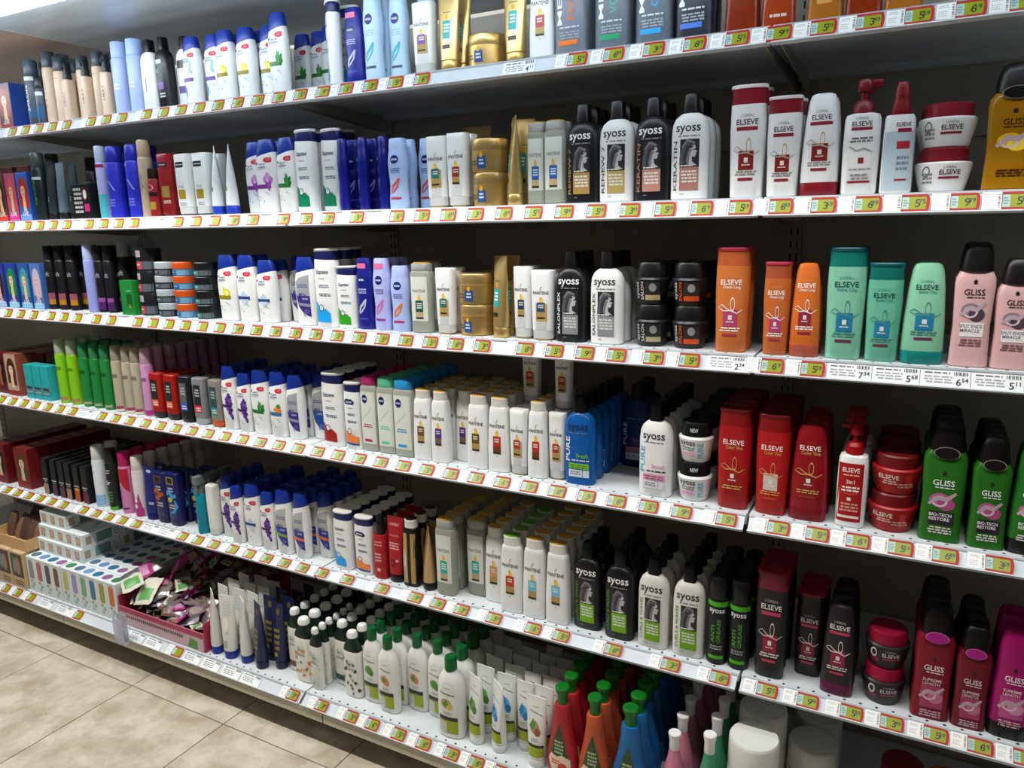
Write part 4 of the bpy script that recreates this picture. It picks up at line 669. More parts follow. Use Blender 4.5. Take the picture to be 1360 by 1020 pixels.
for b in range(4):
    x0, x1 = XB[b] + .03, XB[b + 1] - .03
    e = empty('canopy_lamp', 'white strip lamp under the canopy front, ' + BAY[b], 'lamp', 'canopy strip lamps', ((x0 + x1) / 2, -.335, 2.238)); hw = (x1 - x0) / 2
    m = bpy.data.materials.new('strip_lamp_glow'); m.use_nodes = True; bs = m.node_tree.nodes['Principled BSDF']
    bs.inputs['Emission Color'].default_value = (.80, .91, 1, 1); bs.inputs['Emission Strength'].default_value = STRIPS[b]
    V, F = loft([(-hw, .012, .012, 2), (hw, .012, .012, 2)], 12); V = [(z, y, x) for x, y, z in V]
    single('tube', new_mesh('tube', V, [f[::-1] for f in F], [m]), parent=e)
    single('holder', bmesh_box('holder', M_rail, -hw, hw, -.02, .02, .013, .029), parent=e)
HEX = [(math.cos(k * math.pi / 3), math.sin(k * math.pi / 3)) for k in range(6)]
for s in 'ABCDEF':
    yf = YF[s]
    for b in range(4):
        x0, x1 = XB[b] + .003, XB[b + 1] - .003; cx = (x0 + x1) / 2; hw = (x1 - x0) / 2; z = ZS[s]
        e = empty('shelf', f'white steel {ORD[s]} shelf with price rail, {BAY[b]}', 'shelf', 'shelf boards', (cx, yf, z))
        D = YB - yf - .008; dz = RB[s][0] - z
        V, F = join(boxm(-hw, hw, .001, D - .002, -.02, 0), boxm(-hw, hw, .003, .018, max(dz + .006, -.036), -.019), boxm(-hw, hw, D - .04, D - .002, -.034, -.019))
        single('board', new_mesh('board', V, F, [M_shelf], smooth=0), parent=e)
        # price rail: slanted white channel with a grey top strip and a small bottom lip
        pf = [on_rail(s, p, q) for p, q in ((1.02, .0), (1.02, .003), (.9, .003), (.87, .001), (.08, .001), (.06, .008), (0, .008), (0, -.003), (.9, -.003))]
        pf = [(y - yf, zz - z) for y, zz in pf]
        V = [(x, y, zz) for x in (-hw + .002, hw - .002) for y, zz in pf]; n = len(pf)
        F = [(i, (i + 1) % n, n + (i + 1) % n, n + i) for i in range(n)] + [tuple(range(n))[::-1], tuple(range(n, 2 * n))]
        rl = single('price_rail', new_mesh('price_rail', V, F, [M_rail], smooth=0), parent=e)
        pf = [on_rail(s, p, q) for p, q in ((1.01, .0029), (1.01, .0036), (.905, .0036), (.905, .0029))]; pf = [(y - yf, zz - z) for y, zz in pf]
        V = [(x, y, zz) for x in (-hw + .004, hw - .004) for y, zz in pf]
        single('rail_strip', new_mesh('rail_strip', V, [(0, 1, 5, 4), (1, 2, 6, 5), (2, 3, 7, 6), (3, 0, 4, 7), (3, 2, 1, 0), (4, 5, 6, 7)], [M_railtop], smooth=0), parent=rl)
        V, F = [], []
        for k in range(int(2 * hw / .0333) - 1):
            hx = -hw + .03 + k * .0333; o = len(V)
            V += [(hx + .0036 * c, .009 + .0036 * q, .0004) for c, q in HEX]; F.append(tuple(range(o, o + 6)))
        if s in 'CDEF': single('perforation', new_mesh('perforation', V, F, [M_hole], smooth=0), parent=e, kind='stuff')
        for sx in (-1, 1):
            P = [(sx * (hw - .012), .03, -.021), (sx * (hw - .012), D - .002, -.021), (sx * (hw - .012), D - .002, -.065), (sx * (hw - .012), D - .06, -.065), (sx * (hw - .012), .03, -.032)]
            V = [(x - .0015, y, zz) for x, y, zz in P] + [(x + .0015, y, zz) for x, y, zz in P]
            F = [(0, 1, 2, 3, 4), (9, 8, 7, 6, 5)] + [(i, i + 5, (i + 1) % 5 + 5, (i + 1) % 5) for i in range(5)]
            single('bracket', new_mesh('bracket', V, F, [M_back], smooth=0), parent=e)

# ---------------------------------------------------------------- electronic price tags
M_screen = {}
def screen_mat(hx, rough=.36):
    if hx in M_screen: return M_screen[hx]
    m = bpy.data.materials.new('screen_' + hx); m.use_nodes = True; b = m.node_tree.nodes['Principled BSDF']
    b.inputs['Base Color'].default_value = (*[lin(int(hx[i:i + 2], 16) / 255) for i in (0, 2, 4)], 1); b.inputs['Roughness'].default_value = rough; b.inputs['Specular IOR Level'].default_value = .3
    M_screen[hx] = m; return m
def rounded(x0, x1, z0, z1, bulge, n=6):
    P = [(x0, z0), (x1 - bulge, z0)]
    for k in range(1, n): a = -math.pi / 2 + math.pi * k / n; P.append((x1 - bulge + bulge * math.cos(a) ** .6, (z0 + z1) / 2 + (z1 - z0) / 2 * math.sin(a)))
    return P + [(x1 - bulge, z1), (x0, z1)]
def slab(P, y0, y1):
    n = len(P); V = [(x, y0, z) for x, z in P] + [(x, y1, z) for x, z in P]
    return V, [tuple(range(n)), tuple(range(n, 2 * n))[::-1]] + [(i, i + n, (i + 1) % n + n, (i + 1) % n) for i in range(n)]
def frame(P, Q, y0, y1):
    n = len(P); V = [(x, y0, z) for x, z in P] + [(x, y0, z) for x, z in Q] + [(x, y1, z) for x, z in P] + [(x, y1, z) for x, z in Q]
    F = []
    for i in range(n):
        j = (i + 1) % n; F += [(i, j, n + j, n + i), (i, 2 * n + i, 2 * n + j, j), (n + i, n + j, 3 * n + j, 3 * n + i)]
    return V, F
tag_plate = new_mesh('plate', *slab(rounded(-.04, .04, -.0175, .0175, .006), -.005, 0), [mat('eceeee')], smooth=0)
pi_ = Print(); draw(pi_, [('R', -1, -.24, .04, .96, 'p:ecece8'), ('L', -.92, -.5, .85, 2, .1, 'b4b4b4'), ('L', -.92, -.55, .5, 3, .12, 'c4c4c4')] + [('R', -.38, -.29, .12 + k * .1, .16 + k * .1 + .02 * (k % 3), '77777a') for k in range(8)], .079, .034)
tag_paper = pi_.build('paper_insert', lambda x, z: -.0054, [], [])
for v in tag_paper.vertices: v.co.z -= .017
tag_bezel = new_mesh('bezel', *frame(rounded(-.0090, .0393, -.0172, .0172, .006), rounded(-.0082, .0335, -.0130, .0130, .002), -.0062, -.005), [mat('p:a81c18')], smooth=0)
TAGM = {}
def screen_mesh(price):
    if price in TAGM: return TAGM[price]
    P = Print(); draw(P, [('R', -.21, .9, 0, 1, 'G'), ('R', -.21, .1, .05, .95, 'B')], .075, .026)
    if price: draw(P, [('T', price[0], .5, .48, .6, 'K', .3), ('T', price[1:], .7, .6, .38, 'K', .3), ('L', -.17, .06, .7, 3, .2, 'J')], .075, .026)
    me = P.build('screen', lambda x, z: -.0050, [], [], {'G': screen_mat('8c9412'), 'B': screen_mat('a9c4bc'), 'K': mat('23281a'), 'J': mat('6c8c8c')})
    for v in me.vertices: v.co.z -= .0130
    TAGM[price] = me
    return me
PRICES = ['569', '619', '559', '649', '369', '689', '575', '999', '539', '349']
TAGN = {}
def price_tag(s, x, near, i):
    y, z = on_rail(s, .47, .0012)
    e = empty('price_tag', near, 'price tag', 'electronic price tags', (x, y, z))
    e.rotation_euler.x = -TI[s]
    single('plate', tag_plate, parent=e); single('paper_insert', tag_paper, parent=e)
    single('bezel', tag_bezel, parent=e); single('screen', screen_mesh(PRICES[i % len(PRICES)] if x > -1.6 else ''), parent=e)
def paper_strip(s, x, price, near, wd=.085):
    y, z = on_rail(s, .47, .0012)
    P = Print(); draw(P, [('R', -1, 1, .0, 1, 'p:e2e4e4'), ('L', -.9, .2, .84, 1, .16, '5a5a5c'), ('L', -.85, .3, .6, 3, .17, '9a9a9c')] + [('R', .35 + k * .07, .38 + k * .07 + .02 * (k % 2), .72, .95, '4a4a4c') for k in range(8)] + ([('T', price[0], .55, .32, .42, '2a2a2c', .2), ('T', price[1:], .8, .45, .26, '2a2a2c', .3)] if price else []), wd, .033)
    me = P.build('price_paper', lambda x_, z_: -.0018, [], [])
    for v in me.vertices: v.co.z -= .0165
    V, F = boxm(-wd / 2, wd / 2, -.0014, -.0004, -.0165, .0165)
    e = empty('price_paper', near, 'price label', 'printed paper price labels', (x, y, z)); e.rotation_euler.x = -TI[s]
    single('card', new_mesh('card', V, F, [mat('p:e2e4e4')], smooth=0), parent=e); single('printing', me, parent=e)
FACINGS = [
    ('A', 'dyeA', -2.7246, 0.027, 1, 0, 'hair dye box, redhead front and blue side', '', 1),
    ('A', 'canBlueBlk', -2.5744, 0.027, 2, 0, 'tall black-capped can with blue band', '', 1),
    ('A', 'canBlueBlkS', -2.5225, 0.027, 1, 0, 'short black-topped can with blue band', '', 0.86),
    ('A', 'canBeigeT', -2.4806, 0.037, 2, 0, 'tallest beige can with black cap', '', 0.86),
    ('A', 'canBeige', -2.4011, 0.027, 2, 0, 'beige can beside the tallest beige can', '', 1),
    ('A', 'pumpBeige', -2.3586, 0.027, 1, 0, 'beige pump bottle with purple upright lettering', '', 0.86),
    ('A', 'canBeige', -2.3192, 0.057, 1, 0, 'beige can between the two beige pump bottles', '', 0.86),
    ('A', 'pumpBeige2', -2.2564, 0.027, 1, 0, 'beige pump bottle with dark upright lettering', '', 0.86),
    ('A', 'canBeige', -2.2170, 0.047, 2, 0, 'beige can nearest the lilac-blue cans', '', 0.86),
    ('A', 'pumpBeige2', -2.1380, 0.022, 1, 0, 'slim beige nozzle bottle nearest the lilac-blue cans', '', 1),
    ('A', 'canLilac', -2.0792, 0.027, 1, 0, 'pale lilac-blue can with a violet side', '', 1),
    ('A', 'canLilac', -2.0012, 0.027, 1, 0, 'pale blue ribbed can beside black bottles', '', 1),
    ('A', 'tresW', -1.9220, 0.027, 1, 0, 'white bottle with black flip cap', '', 1),
    ('A', 'tresK', -1.8554, 0.027, 1, 0, 'black bottle with purple label band', '', 0.86),
    ('A', 'tresW2', -1.7937, 0.057, 1, 0, 'white bottle with black and purple labels', '', 0.86),
    ('A', 'hsP', -1.7269, 0.027, 1, 0, 'white bottle with purple stripe and blue ornament', '', 0.86),
    ('A', 'hsP', -1.6549, 0.047, 1, 0, 'second white purple-striped bottle behind the first', '', 0.86),
    ('A', 'hsLem', -1.5811, 0.027, 2, 0, 'white bottle with lemon picture and blue cap', '', 0.86),
    ('A', 'hsLem', -1.5057, 0.037, 1, 0, 'white lemon bottle in the middle of three', '', 0.86),
    ('A', 'hsLem', -1.4302, 0.057, 1, 0, 'white lemon bottle beside the green-leaf bottles', '', 0.86),
    ('A', 'hsLeaf', -1.5066, 0.087, 1, 0, 'white green-leaf bottle half hidden by a taller one', '', 0.86),
    ('A', 'hsLeafT', -1.3567, 0.022, 1, 0, 'tall slim white bottle with green leaf', '', 1),
    ('A', 'hsLeaf', -1.4891, 0.167, 1, 0, 'white green-leaf bottle set back, first of four', '', 0.86),
    ('A', 'hsLeaf', -1.4222, 0.187, 1, 0, 'white green-leaf bottle set back, second of four', '', 0.86),
    ('A', 'hsLeaf', -1.3554, 0.187, 1, 0, 'white green-leaf bottle set back, third of four', '', 0.86),
    ('A', 'hsLeaf', -1.2832, 0.157, 1, 0, 'white green-leaf bottle set back, fourth of four', '', 1),
    ('A', 'zdrB', -1.1588, 0.027, 2, -45, 'white bottle with navy band cap seen side-on', '', 1),
    ('A', 'nivNavyL', -1.0861, 0.027, 1, 0, 'navy bottle with round logo and pink sticker', '', 0.977),
    ('A', 'nivVol', -1.0233, 0.027, 2, 0, 'tall pale blue bottle with teal feather', '', 0.86),
    ('A', 'nivVol', -0.9616, 0.057, 1, 0, 'second tall pale blue bottle with teal feather', '', 0.86),
    ('A', 'nivVol', -0.8999, 0.097, 1, 0, 'third tall pale blue bottle, partly hidden', '', 0.86),
    ('A', 'pcW', -0.8586, 0.027, 1, 0, 'white tube-like bottle with purple label, leaning', '', 1),
    ('A', 'tubeG', -0.7862, 0.027, 2, 0, 'gold tube with turquoise label beside leaning bottle', '', 1),
    ('A', 'jarG', -0.6924, 0.027, 1, 0, 'low gold jar on the top shelf', 'jar', 1),
    ('A', 'tubeG', -0.6041, 0.037, 1, 0, 'gold tube with turquoise label past gold jar', '', 1),
    ('A', 'pGold', -0.5246, 0.027, 2, 0, 'white-gold bottle with red oil label', '', 0.995),
    ('A', 'synMenO', -0.4505, 0.027, 2, 0, 'grey mens bottle with orange lettering', '', 0.995),
    ('A', 'synMenG', -0.3496, 0.027, 2, 0, 'grey mens bottle with green lettering', '', 1),
    ('A', 'synMenB', -0.2540, 0.027, 2, 0, 'grey mens bottle with light blue lettering', '', 1),
    ('A', 'synMenN', -0.1649, 0.027, 2, 0, 'navy-black bottle with blue label', '', 1),
    ('A', 'amberD', -0.0646, 0.027, 1, 0, 'dark orange bottle beside navy-black bottle', '', 0.921),
    ('A', 'amber', 0.0069, 0.027, 1, 0, 'clear orange pouch-like bottle at shelf joint', '', 0.921),
    ('A', 'amber2', 0.0950, 0.027, 1, 0, 'amber bottle past the shelf joint', '', 0.881),
    ('A', 'amberD', 0.1644, 0.027, 1, 0, 'deep orange bottle past the amber bottle', '', 0.86),
    ('A', 'amber2', 0.2330, 0.027, 1, 0, 'amber bottle furthest along the top shelf', '', 0.86),
    ('B', 'dyeP', -2.8413, 0.025, 1, 0, 'hair dye box showing a brown-haired model', '', 1),
    ('B', 'dyeR', -2.7655, 0.025, 1, 0, 'hair dye box showing pink hair', '', 1),
    ('B', 'dyeB', -2.6867, 0.025, 1, 0, 'hair dye box showing red hair on blue', '', 1),
    ('B', 'canKG', -2.6122, 0.025, 2, 0, 'black spray can with green upright lettering', '', 1),
    ('B', 'tubeDk', -2.5520, 0.035, 1, 0, 'dark grey upright tube', '', 1),
    ('B', 'tubeGr', -2.4889, 0.035, 1, 0, 'pale grey pointed tube', '', 1),
    ('B', 'tubeDk', -2.4374, 0.045, 1, 0, 'dark pointed tube beside black box', '', 1),
    ('B', 'boxBlk', -2.3297, 0.020, 1, 0, 'low black box with pink square and white disc', '', 1),
    ('B', 'canK', -2.4437, 0.125, 1, 0, 'black can standing behind low black box', '', 1),
    ('B', 'canTeal', -2.2312, 0.025, 1, 0, 'slim can, lilac above and teal below', '', 1),
    ('B', 'canBlue', -2.1695, 0.025, 2, 0, 'bright blue can beside lilac-teal can', '', 1),
    ('B', 'canBlue', -2.0681, 0.025, 2, 0, 'bright blue can beside beige can', '', 1),
    ('B', 'canBe', -2.0036, 0.025, 1, 0, 'beige can with green scribble', '', 0.978),
    ('B', 'canRedS', -1.9571, 0.020, 1, 0, 'short red can with gold label', '', 0.978),
    ('B', 'boxRed', -1.8940, 0.025, 2, 0, 'tall red bottle with gold label', '', 1),
    ('B', 'tresG', -1.8090, 0.025, 2, 0, 'white bottle with black label and gold patch, slimmer', '', 0.971),
    ('B', 'tresG', -1.7376, 0.035, 2, 0, 'white bottle with gold patch beside cone tubes', '', 0.971),
    ('B', 'coneT', -1.6675, 0.025, 1, -40, 'white cone tube with blue base, first of two', '', 1),
    ('B', 'coneT', -1.5989, 0.020, 1, -40, 'white cone tube with blue base, second of two', '', 1),
    ('B', 'hsOrc', -1.5268, 0.055, 1, 0, 'white orchid bottle half behind another', '', 0.86),
    ('B', 'hsOrc', -1.4454, 0.025, 2, 0, 'white bottle with orchid and blue cap', '', 0.998),
    ('B', 'hsLeaf', -1.3631, 0.025, 3, 0, 'white bottle with green leaf stripe', '', 1),
    ('B', 'zdrG', -1.2883, 0.025, 2, 0, 'tall white bottle with dark green swoosh', '', 0.86),
    ('B', 'zdrG', -1.2163, 0.055, 2, 0, 'tall white green-swoosh bottle half hidden', '', 0.86),
    ('B', 'nivNavy', -1.1491, 0.025, 2, -45, 'deep blue bottle turned sideways, first of three', '', 1),
    ('B', 'nivNavy', -1.0867, 0.035, 2, -45, 'deep blue bottle turned sideways, second of three', '', 1),
    ('B', 'nivNavy', -1.0242, 0.045, 1, -45, 'deep blue bottle turned sideways, third of three', '', 1),
    ('B', 'nivCol', -0.9603, 0.025, 2, 0, 'light blue bottle with round logo and red feather', '', 1),
    ('B', 'nivCol', -0.8948, 0.075, 2, 0, 'light blue bottle half hidden behind its neighbour', '', 1),
    ('B', 'pcTeal', -0.8304, 0.025, 2, 0, 'white bottle with teal label and gold panel', '', 1),
    ('B', 'pcRed', -0.7679, 0.025, 2, 0, 'white bottle with red label, turned', '', 1),
    ('B', 'tubeFlat', -0.7775, 0.135, 1, 0, 'flat gold tube behind the gold jars', '', 1),
    ('B', 'jarG', -0.6884, 0.025, 1, 0, 'gold jar, lower of two stacked', 'jar2', 1),
    ('B', 'tubeG', -0.6050, 0.025, 2, -55, 'gold tube seen edge-on beside gold jars', '', 1),
    ('B', 'pclBlue', -0.5445, 0.035, 2, 0, 'clear bottle with blue label and gold cap, narrower', '', 0.86),
    ('B', 'pclBlue', -0.4908, 0.025, 2, 0, 'clear bottle with blue label and pink sticker', '', 0.942),
    ('B', 'syRenK', -0.4207, 0.025, 3, 0, 'black bottle with gold panel', '', 0.995),
    ('B', 'syRenW', -0.3364, 0.025, 3, 0, 'white bottle with gold panel', '', 1),
    ('B', 'syKerK', -0.2502, 0.025, 3, 0, 'black bottle with pink panel', '', 0.992),
    ('B', 'syKerW', -0.1663, 0.025, 3, 0, 'white bottle with pink panel', '', 0.992),
    ('B', 'elsW', -0.0422, 0.025, 2, 0, 'large white bottle with dark red cap', '', 0.984),
    ('B', 'elsWs', 0.0315, 0.025, 2, 0, 'smaller white bottle with dark red cap', '', 0.937),
    ('B', 'elsWc', 0.1033, 0.025, 2, 0, 'white bottle standing on dark red cap', '', 0.937),
    ('B', 'elsWp', 0.1791, 0.025, 2, 0, 'white pump bottle with red pump', '', 1),
    ('B', 'elsWsp', 0.2449, 0.025, 2, 0, 'white and clear spray bottle with red nozzle', '', 1),
    ('B', 'jarEW', 0.3258, 0.025, 2, 0, 'white jar with dark red lid, lower of two', 'jar2', 1),
    ('B', 'glGold', 0.4317, 0.025, 1, 0, 'clear golden oil bottle with black cap', '', 1),
    ('C', 'dyeV', -2.9564, 0.029, 1, 0, 'hair dye box with dark-haired model', '', 1),
    ('C', 'dyeGn', -2.8652, 0.029, 1, 0, 'hair dye box with green hair', '', 1),
    ('C', 'dyeTl', -2.7766, 0.029, 1, 0, 'hair dye box with teal hair', '', 1),
    ('C', 'dyePk', -2.6955, 0.029, 1, 0, 'hair dye box with pale hair', '', 0.935),
    ('C', 'canKw', -2.6417, 0.039, 3, 0, 'black can, amber base, first of row', '', 0.935),
    ('C', 'canKw', -2.5738, 0.039, 3, 0, 'black can, amber base, second of row', '', 1),
    ('C', 'canKw', -2.5040, 0.039, 3, 0, 'black can, amber base, third of row', '', 1),
    ('C', 'canLil', -2.3730, 0.024, 1, 0, 'lilac can in front of the black cans', '', 0.94),
    ('C', 'canKv', -2.3339, 0.039, 3, 0, 'black can with violet base, first of row', '', 0.94),
    ('C', 'canKv', -2.2809, 0.039, 3, 0, 'black can with violet base, second of row', '', 0.86),
    ('C', 'canKc', -2.2424, 0.069, 3, 0, 'black can with grey clear cap behind green pack', '', 0.86),
    ('C', 'packG', -2.1501, 0.024, 1, 0, 'bright green flat pack', '', 0.988),
    ('C', 'tinPk', -2.0730, 0.029, 1, 0, 'tin with pink label, bottom of its stack', 'tin3', 1),
    ('C', 'tinSv', -1.9800, 0.029, 1, 0, 'tin with silver lid, bottom of its stack', 'tin4', 1),
    ('C', 'tinOr', -1.8875, 0.029, 1, 0, 'blue tin with orange lid, bottom of its stack', 'tin4', 1),
    ('C', 'tinGn', -1.7879, 0.029, 1, 0, 'dark tin with green label, bottom of its stack', 'tin4', 1),
    ('C', 'hsLem', -1.6649, 0.029, 2, 0, 'white bottle with lemon and gold stripe', '', 1),
    ('C', 'hsNav', -1.5774, 0.029, 2, 0, 'white bottle with navy stripe, full height', '', 1),
    ('C', 'hsNavS', -1.4919, 0.029, 2, 0, 'white bottle with navy stripe, shorter', '', 1),
    ('C', 'hsMen', -1.4094, 0.089, 1, 0, 'white mens bottle half behind another', '', 1),
    ('C', 'hsMen', -1.3279, 0.029, 2, 0, 'white mens bottle with grey and violet panel', '', 1),
    ('C', 'zdrBl', -1.2444, 0.029, 3, 0, 'tall white bottle with light blue swoosh', '', 1),
    ('C', 'zdrGs', -1.1659, 0.029, 3, 0, 'short white bottle with bright green swoosh', '', 1),
    ('C', 'nivNavyL', -1.0998, 0.029, 3, 0, 'navy bottle with silver swoosh', '', 0.925),
    ('C', 'nivLil', -1.0391, 0.029, 3, 0, 'lilac bottle with round logo and pink feather', '', 0.925),
    ('C', 'nivOr', -0.9753, 0.029, 3, 0, 'light blue bottle with orange feather', '', 1),
    ('C', 'pclGn', -0.9022, 0.029, 2, 0, 'clear bottle with dark green label', '', 1),
    ('C', 'pcGn', -0.8222, 0.029, 2, 0, 'white bottle with green label and gold panel', '', 1),
    ('C', 'jarG', -0.7432, 0.029, 2, 0, 'gold jar with blue label, lower of two', 'jar2', 1),
    ('C', 'tubeG', -0.6548, 0.029, 2, -30, 'gold tube folded edge outward beside gold jars', '', 1),
    ('C', 'pcBl', -0.5907, 0.039, 2, 0, 'white bottle with dark blue label, taller', '', 0.86),
    ('C', 'pcBl2', -0.5302, 0.029, 2, 0, 'white bottle with blue-gold label on gold foot', '', 1),
    ('C', 'sySalK', -0.4543, 0.029, 3, 0, 'black bottle with silver panel', '', 1),
    ('C', 'sySalW', -0.3592, 0.029, 3, 0, 'white bottle with silver panel', '', 1),
    ('C', 'jarK', -0.2528, 0.029, 2, 0, 'black tapered jar with beige label, lower of two', 'jar2', 1),
    ('C', 'jarKo', -0.1613, 0.029, 2, 0, 'black tapered jar with orange label, lower of two', 'jar2', 1),
    ('C', 'elsO', -0.0608, 0.029, 2, 0, 'large orange bottle with pink top', '', 1),
    ('C', 'elsOs', 0.0352, 0.029, 2, 0, 'smaller orange bottle with pink top', '', 0.898),
    ('C', 'elsOc', 0.0951, 0.029, 2, 0, 'orange bottle standing on its cap', '', 0.898),
    ('C', 'elsT', 0.1719, 0.029, 2, 0, 'large mint green bottle with teal cap', '', 0.992),
    ('C', 'elsTs', 0.2448, 0.029, 2, 0, 'smaller mint green bottle with teal cap', '', 0.971),
    ('C', 'elsTc', 0.3181, 0.029, 2, 0, 'mint green bottle standing on teal cap', '', 0.971),
    ('C', 'glPink', 0.4000, 0.029, 2, 0, 'large pale pink bottle with black cap', '', 0.929),
    ('C', 'glPinkS', 0.4693, 0.029, 1, 0, 'smaller pale pink bottle with black cap', '', 0.929),
    ('D', 'dyeDk', -3.0925, 0.049, 6, 0, 'dark red hair dye box at far end', '', 1),
    ('D', 'dyeBr', -2.9886, 0.039, 6, 0, 'hair dye box with brown-haired model', '', 1),
    ('D', 'dyeTq', -2.8716, 0.039, 1, 0, 'turquoise box, first of three', '', 1),
    ('D', 'dyeTq', -2.8140, 0.039, 1, 0, 'turquoise box, second of three', '', 1),
    ('D', 'dyeTq', -2.7574, 0.039, 1, 0, 'turquoise box, third of three', '', 1),
    ('D', 'canLime', -2.6602, 0.039, 3, 0, 'lime green can, first of two', '', 1),
    ('D', 'canLime', -2.5852, 0.039, 3, 0, 'lime green can, second of two', '', 1),
    ('D', 'canGrn', -2.5083, 0.039, 3, 0, 'dark green can, first of three', '', 1),
    ('D', 'canGrn', -2.4416, 0.039, 3, 0, 'dark green can, second of three', '', 1),
    ('D', 'canGrn', -2.3776, 0.039, 3, 0, 'dark green can, third of three', '', 1),
    ('D', 'canCham', -2.3110, 0.039, 3, 0, 'champagne can, first of three', '', 1),
    ('D', 'canCham', -2.2496, 0.039, 3, 0, 'champagne can, second of three', '', 1),
    ('D', 'canCham', -2.1987, 0.039, 3, 0, 'champagne can, third of three', '', 1),
    ('D', 'canPink', -2.1428, 0.039, 8, 0, 'pink clear-capped can', '', 1),
    ('D', 'garR', -2.0868, 0.039, 3, 0, 'red bottle with black label, first of two', '', 1),
    ('D', 'garR', -2.0097, 0.039, 3, 0, 'red bottle with black label, second of two', '', 1),
    ('D', 'garK', -1.9333, 0.039, 2, 0, 'black bottle with blue label', '', 1),
    ('D', 'garG', -1.8611, 0.039, 2, 0, 'grey bottle with red-black label', '', 1),
    ('D', 'garT', -1.7813, 0.039, 2, 0, 'grey-orange bottle with teal label', '', 0.909),
    ('D', 'hsLav', -1.7171, 0.039, 4, 0, 'white bottle with lavender sprig, larger', '', 0.909),
    ('D', 'hsLavS', -1.6464, 0.039, 4, 0, 'white bottle with lavender sprig, smaller', '', 0.935),
    ('D', 'hsGrn', -1.5739, 0.039, 4, 0, 'white bottle with dark green stripe', '', 0.935),
    ('D', 'hsOrg', -1.4941, 0.039, 4, 0, 'white bottle with orange fruit', '', 0.976),
    ('D', 'hsMen', -1.4201, 0.039, 5, 0, 'white mens bottle with clear grey panel', '', 0.86),
    ('D', 'hsMenB', -1.3490, 0.079, 3, 0, 'white mens bottle with blue panel', '', 0.86),
    ('D', 'zdrR', -1.2615, 0.039, 4, 0, 'tall white bottle with dark red swoosh', '', 1),
    ('D', 'zdrOr', -1.1809, 0.039, 4, 0, 'white bottle with navy badge and orange swoosh', '', 0.86),
    ('D', 'micP', -1.1183, 0.044, 5, 0, 'clear micellar bottle with magenta cap', '', 0.86),
    ('D', 'micM', -1.0551, 0.044, 5, 0, 'clear micellar bottle with mint cap', '', 0.903),
    ('D', 'micB', -0.9891, 0.039, 6, 0, 'clear micellar bottle with bright blue cap', '', 0.942),
    ('D', 'pGB', -0.9242, 0.039, 5, 0, 'white bottle with bronze label, narrow gold cap', '', 0.92),
    ('D', 'pV', -0.8640, 0.039, 5, 0, 'white bottle with violet label turned aside', '', 0.86),
    ('D', 'pV', -0.8057, 0.079, 5, 0, 'white bottle with violet label facing out', '', 0.86),
    ('D', 'pGB', -0.7390, 0.039, 5, 0, 'white bottle with olive-gold label', '', 0.991),
    ('D', 'pR', -0.6721, 0.039, 5, 0, 'white bottle with red label', '', 0.991),
    ('D', 'pcRd', -0.6096, 0.039, 5, 0, 'white bottle with red label on gold foot', '', 0.92),
    ('D', 'pR', -0.5540, 0.039, 5, 0, 'white bottle with red label turned aside', '', 0.86),
    ('D', 'pcRd', -0.5000, 0.049, 5, 0, 'white gold-foot bottle beside blue bottle', '', 0.86),
    ('D', 'syBlue', -0.4338, 0.039, 6, 0, 'clear blue bottle with lime strip', '', 0.969),
    ('D', 'syNavy', -0.3506, 0.239, 3, 0, 'dark blue bottle with pink label set far back', '', 1),
    ('D', 'syPure', -0.2319, 0.039, 6, 0, 'white bottle with pink label and blue lettering', '', 1),
    ('D', 'jarPW', -0.1399, 0.039, 5, 0, 'white jar with black lid, lower of two', 'jar2', 1),
    ('D', 'elsR', -0.0425, 0.039, 5, 0, 'tall red bottle with gold ribbon', '', 1),
    ('D', 'elsR2', 0.0436, 0.039, 5, 0, 'tall red-orange bottle with white square', '', 1),
    ('D', 'elsRc', 0.1227, 0.039, 4, 0, 'dark red bottle standing on its cap', '', 1),
    ('D', 'pumpR', 0.2111, 0.039, 4, 0, 'white pump bottle with red label', '', 0.937),
    ('D', 'jarR', 0.2926, 0.039, 3, 0, 'dark red jar, lower of two', 'jar2', 1),
    ('D', 'glGrn', 0.3831, 0.039, 4, 0, 'large green bottle with black cap', '', 1),
    ('D', 'glGrnS', 0.4656, 0.039, 4, 0, 'smaller green bottle with black cap', '', 0.918),
    ('D', 'glGrnC', 0.5350, 0.039, 2, 0, 'green bottle standing on black cap', '', 0.918),
    ('E', 'dyeRd', -3.2090, 0.045, 7, 0, 'dark red dye box with dark-haired model', '', 1),
    ('E', 'dyeRd2', -3.0355, 0.045, 7, 0, 'dark red dye box with two models', '', 1),
    ('E', 'tubeKb', -2.8722, 0.045, 9, 0, 'slim black tube box with beige base, first', '', 1),
    ('E', 'tubeKp', -2.8113, 0.045, 9, 0, 'slim black tube box with violet base, first', '', 1),
    ('E', 'tubeKp', -2.7595, 0.045, 9, 0, 'slim black tube box with violet base, second', '', 1),
    ('E', 'tubeKb', -2.7129, 0.045, 9, 0, 'slim black tube box with beige base, second', '', 1),
    ('E', 'tubeKo', -2.6565, 0.045, 9, 0, 'slim black tube box with orange base', '', 1),
    ('E', 'tubeKr', -2.6019, 0.045, 9, 0, 'slim black tube box with red base', '', 1),
    ('E', 'canWB', -2.5270, 0.045, 2, 0, 'white can fading to light blue', '', 1),
    ('E', 'canKGr', -2.4427, 0.045, 2, 0, 'black can with bright green base', '', 1),
    ('E', 'canPkR', -2.3603, 0.045, 6, 0, 'pink can with red and violet body', '', 1),
    ('E', 'canWPk', -2.2824, 0.045, 6, 0, 'white nozzle can with magenta base', '', 1),
    ('E', 'tubeNav', -2.2129, 0.045, 2, 0, 'shiny navy tube', '', 1),
    ('E', 'botNavO', -2.1424, 0.045, 2, 0, 'navy bottle with orange label', '', 1),
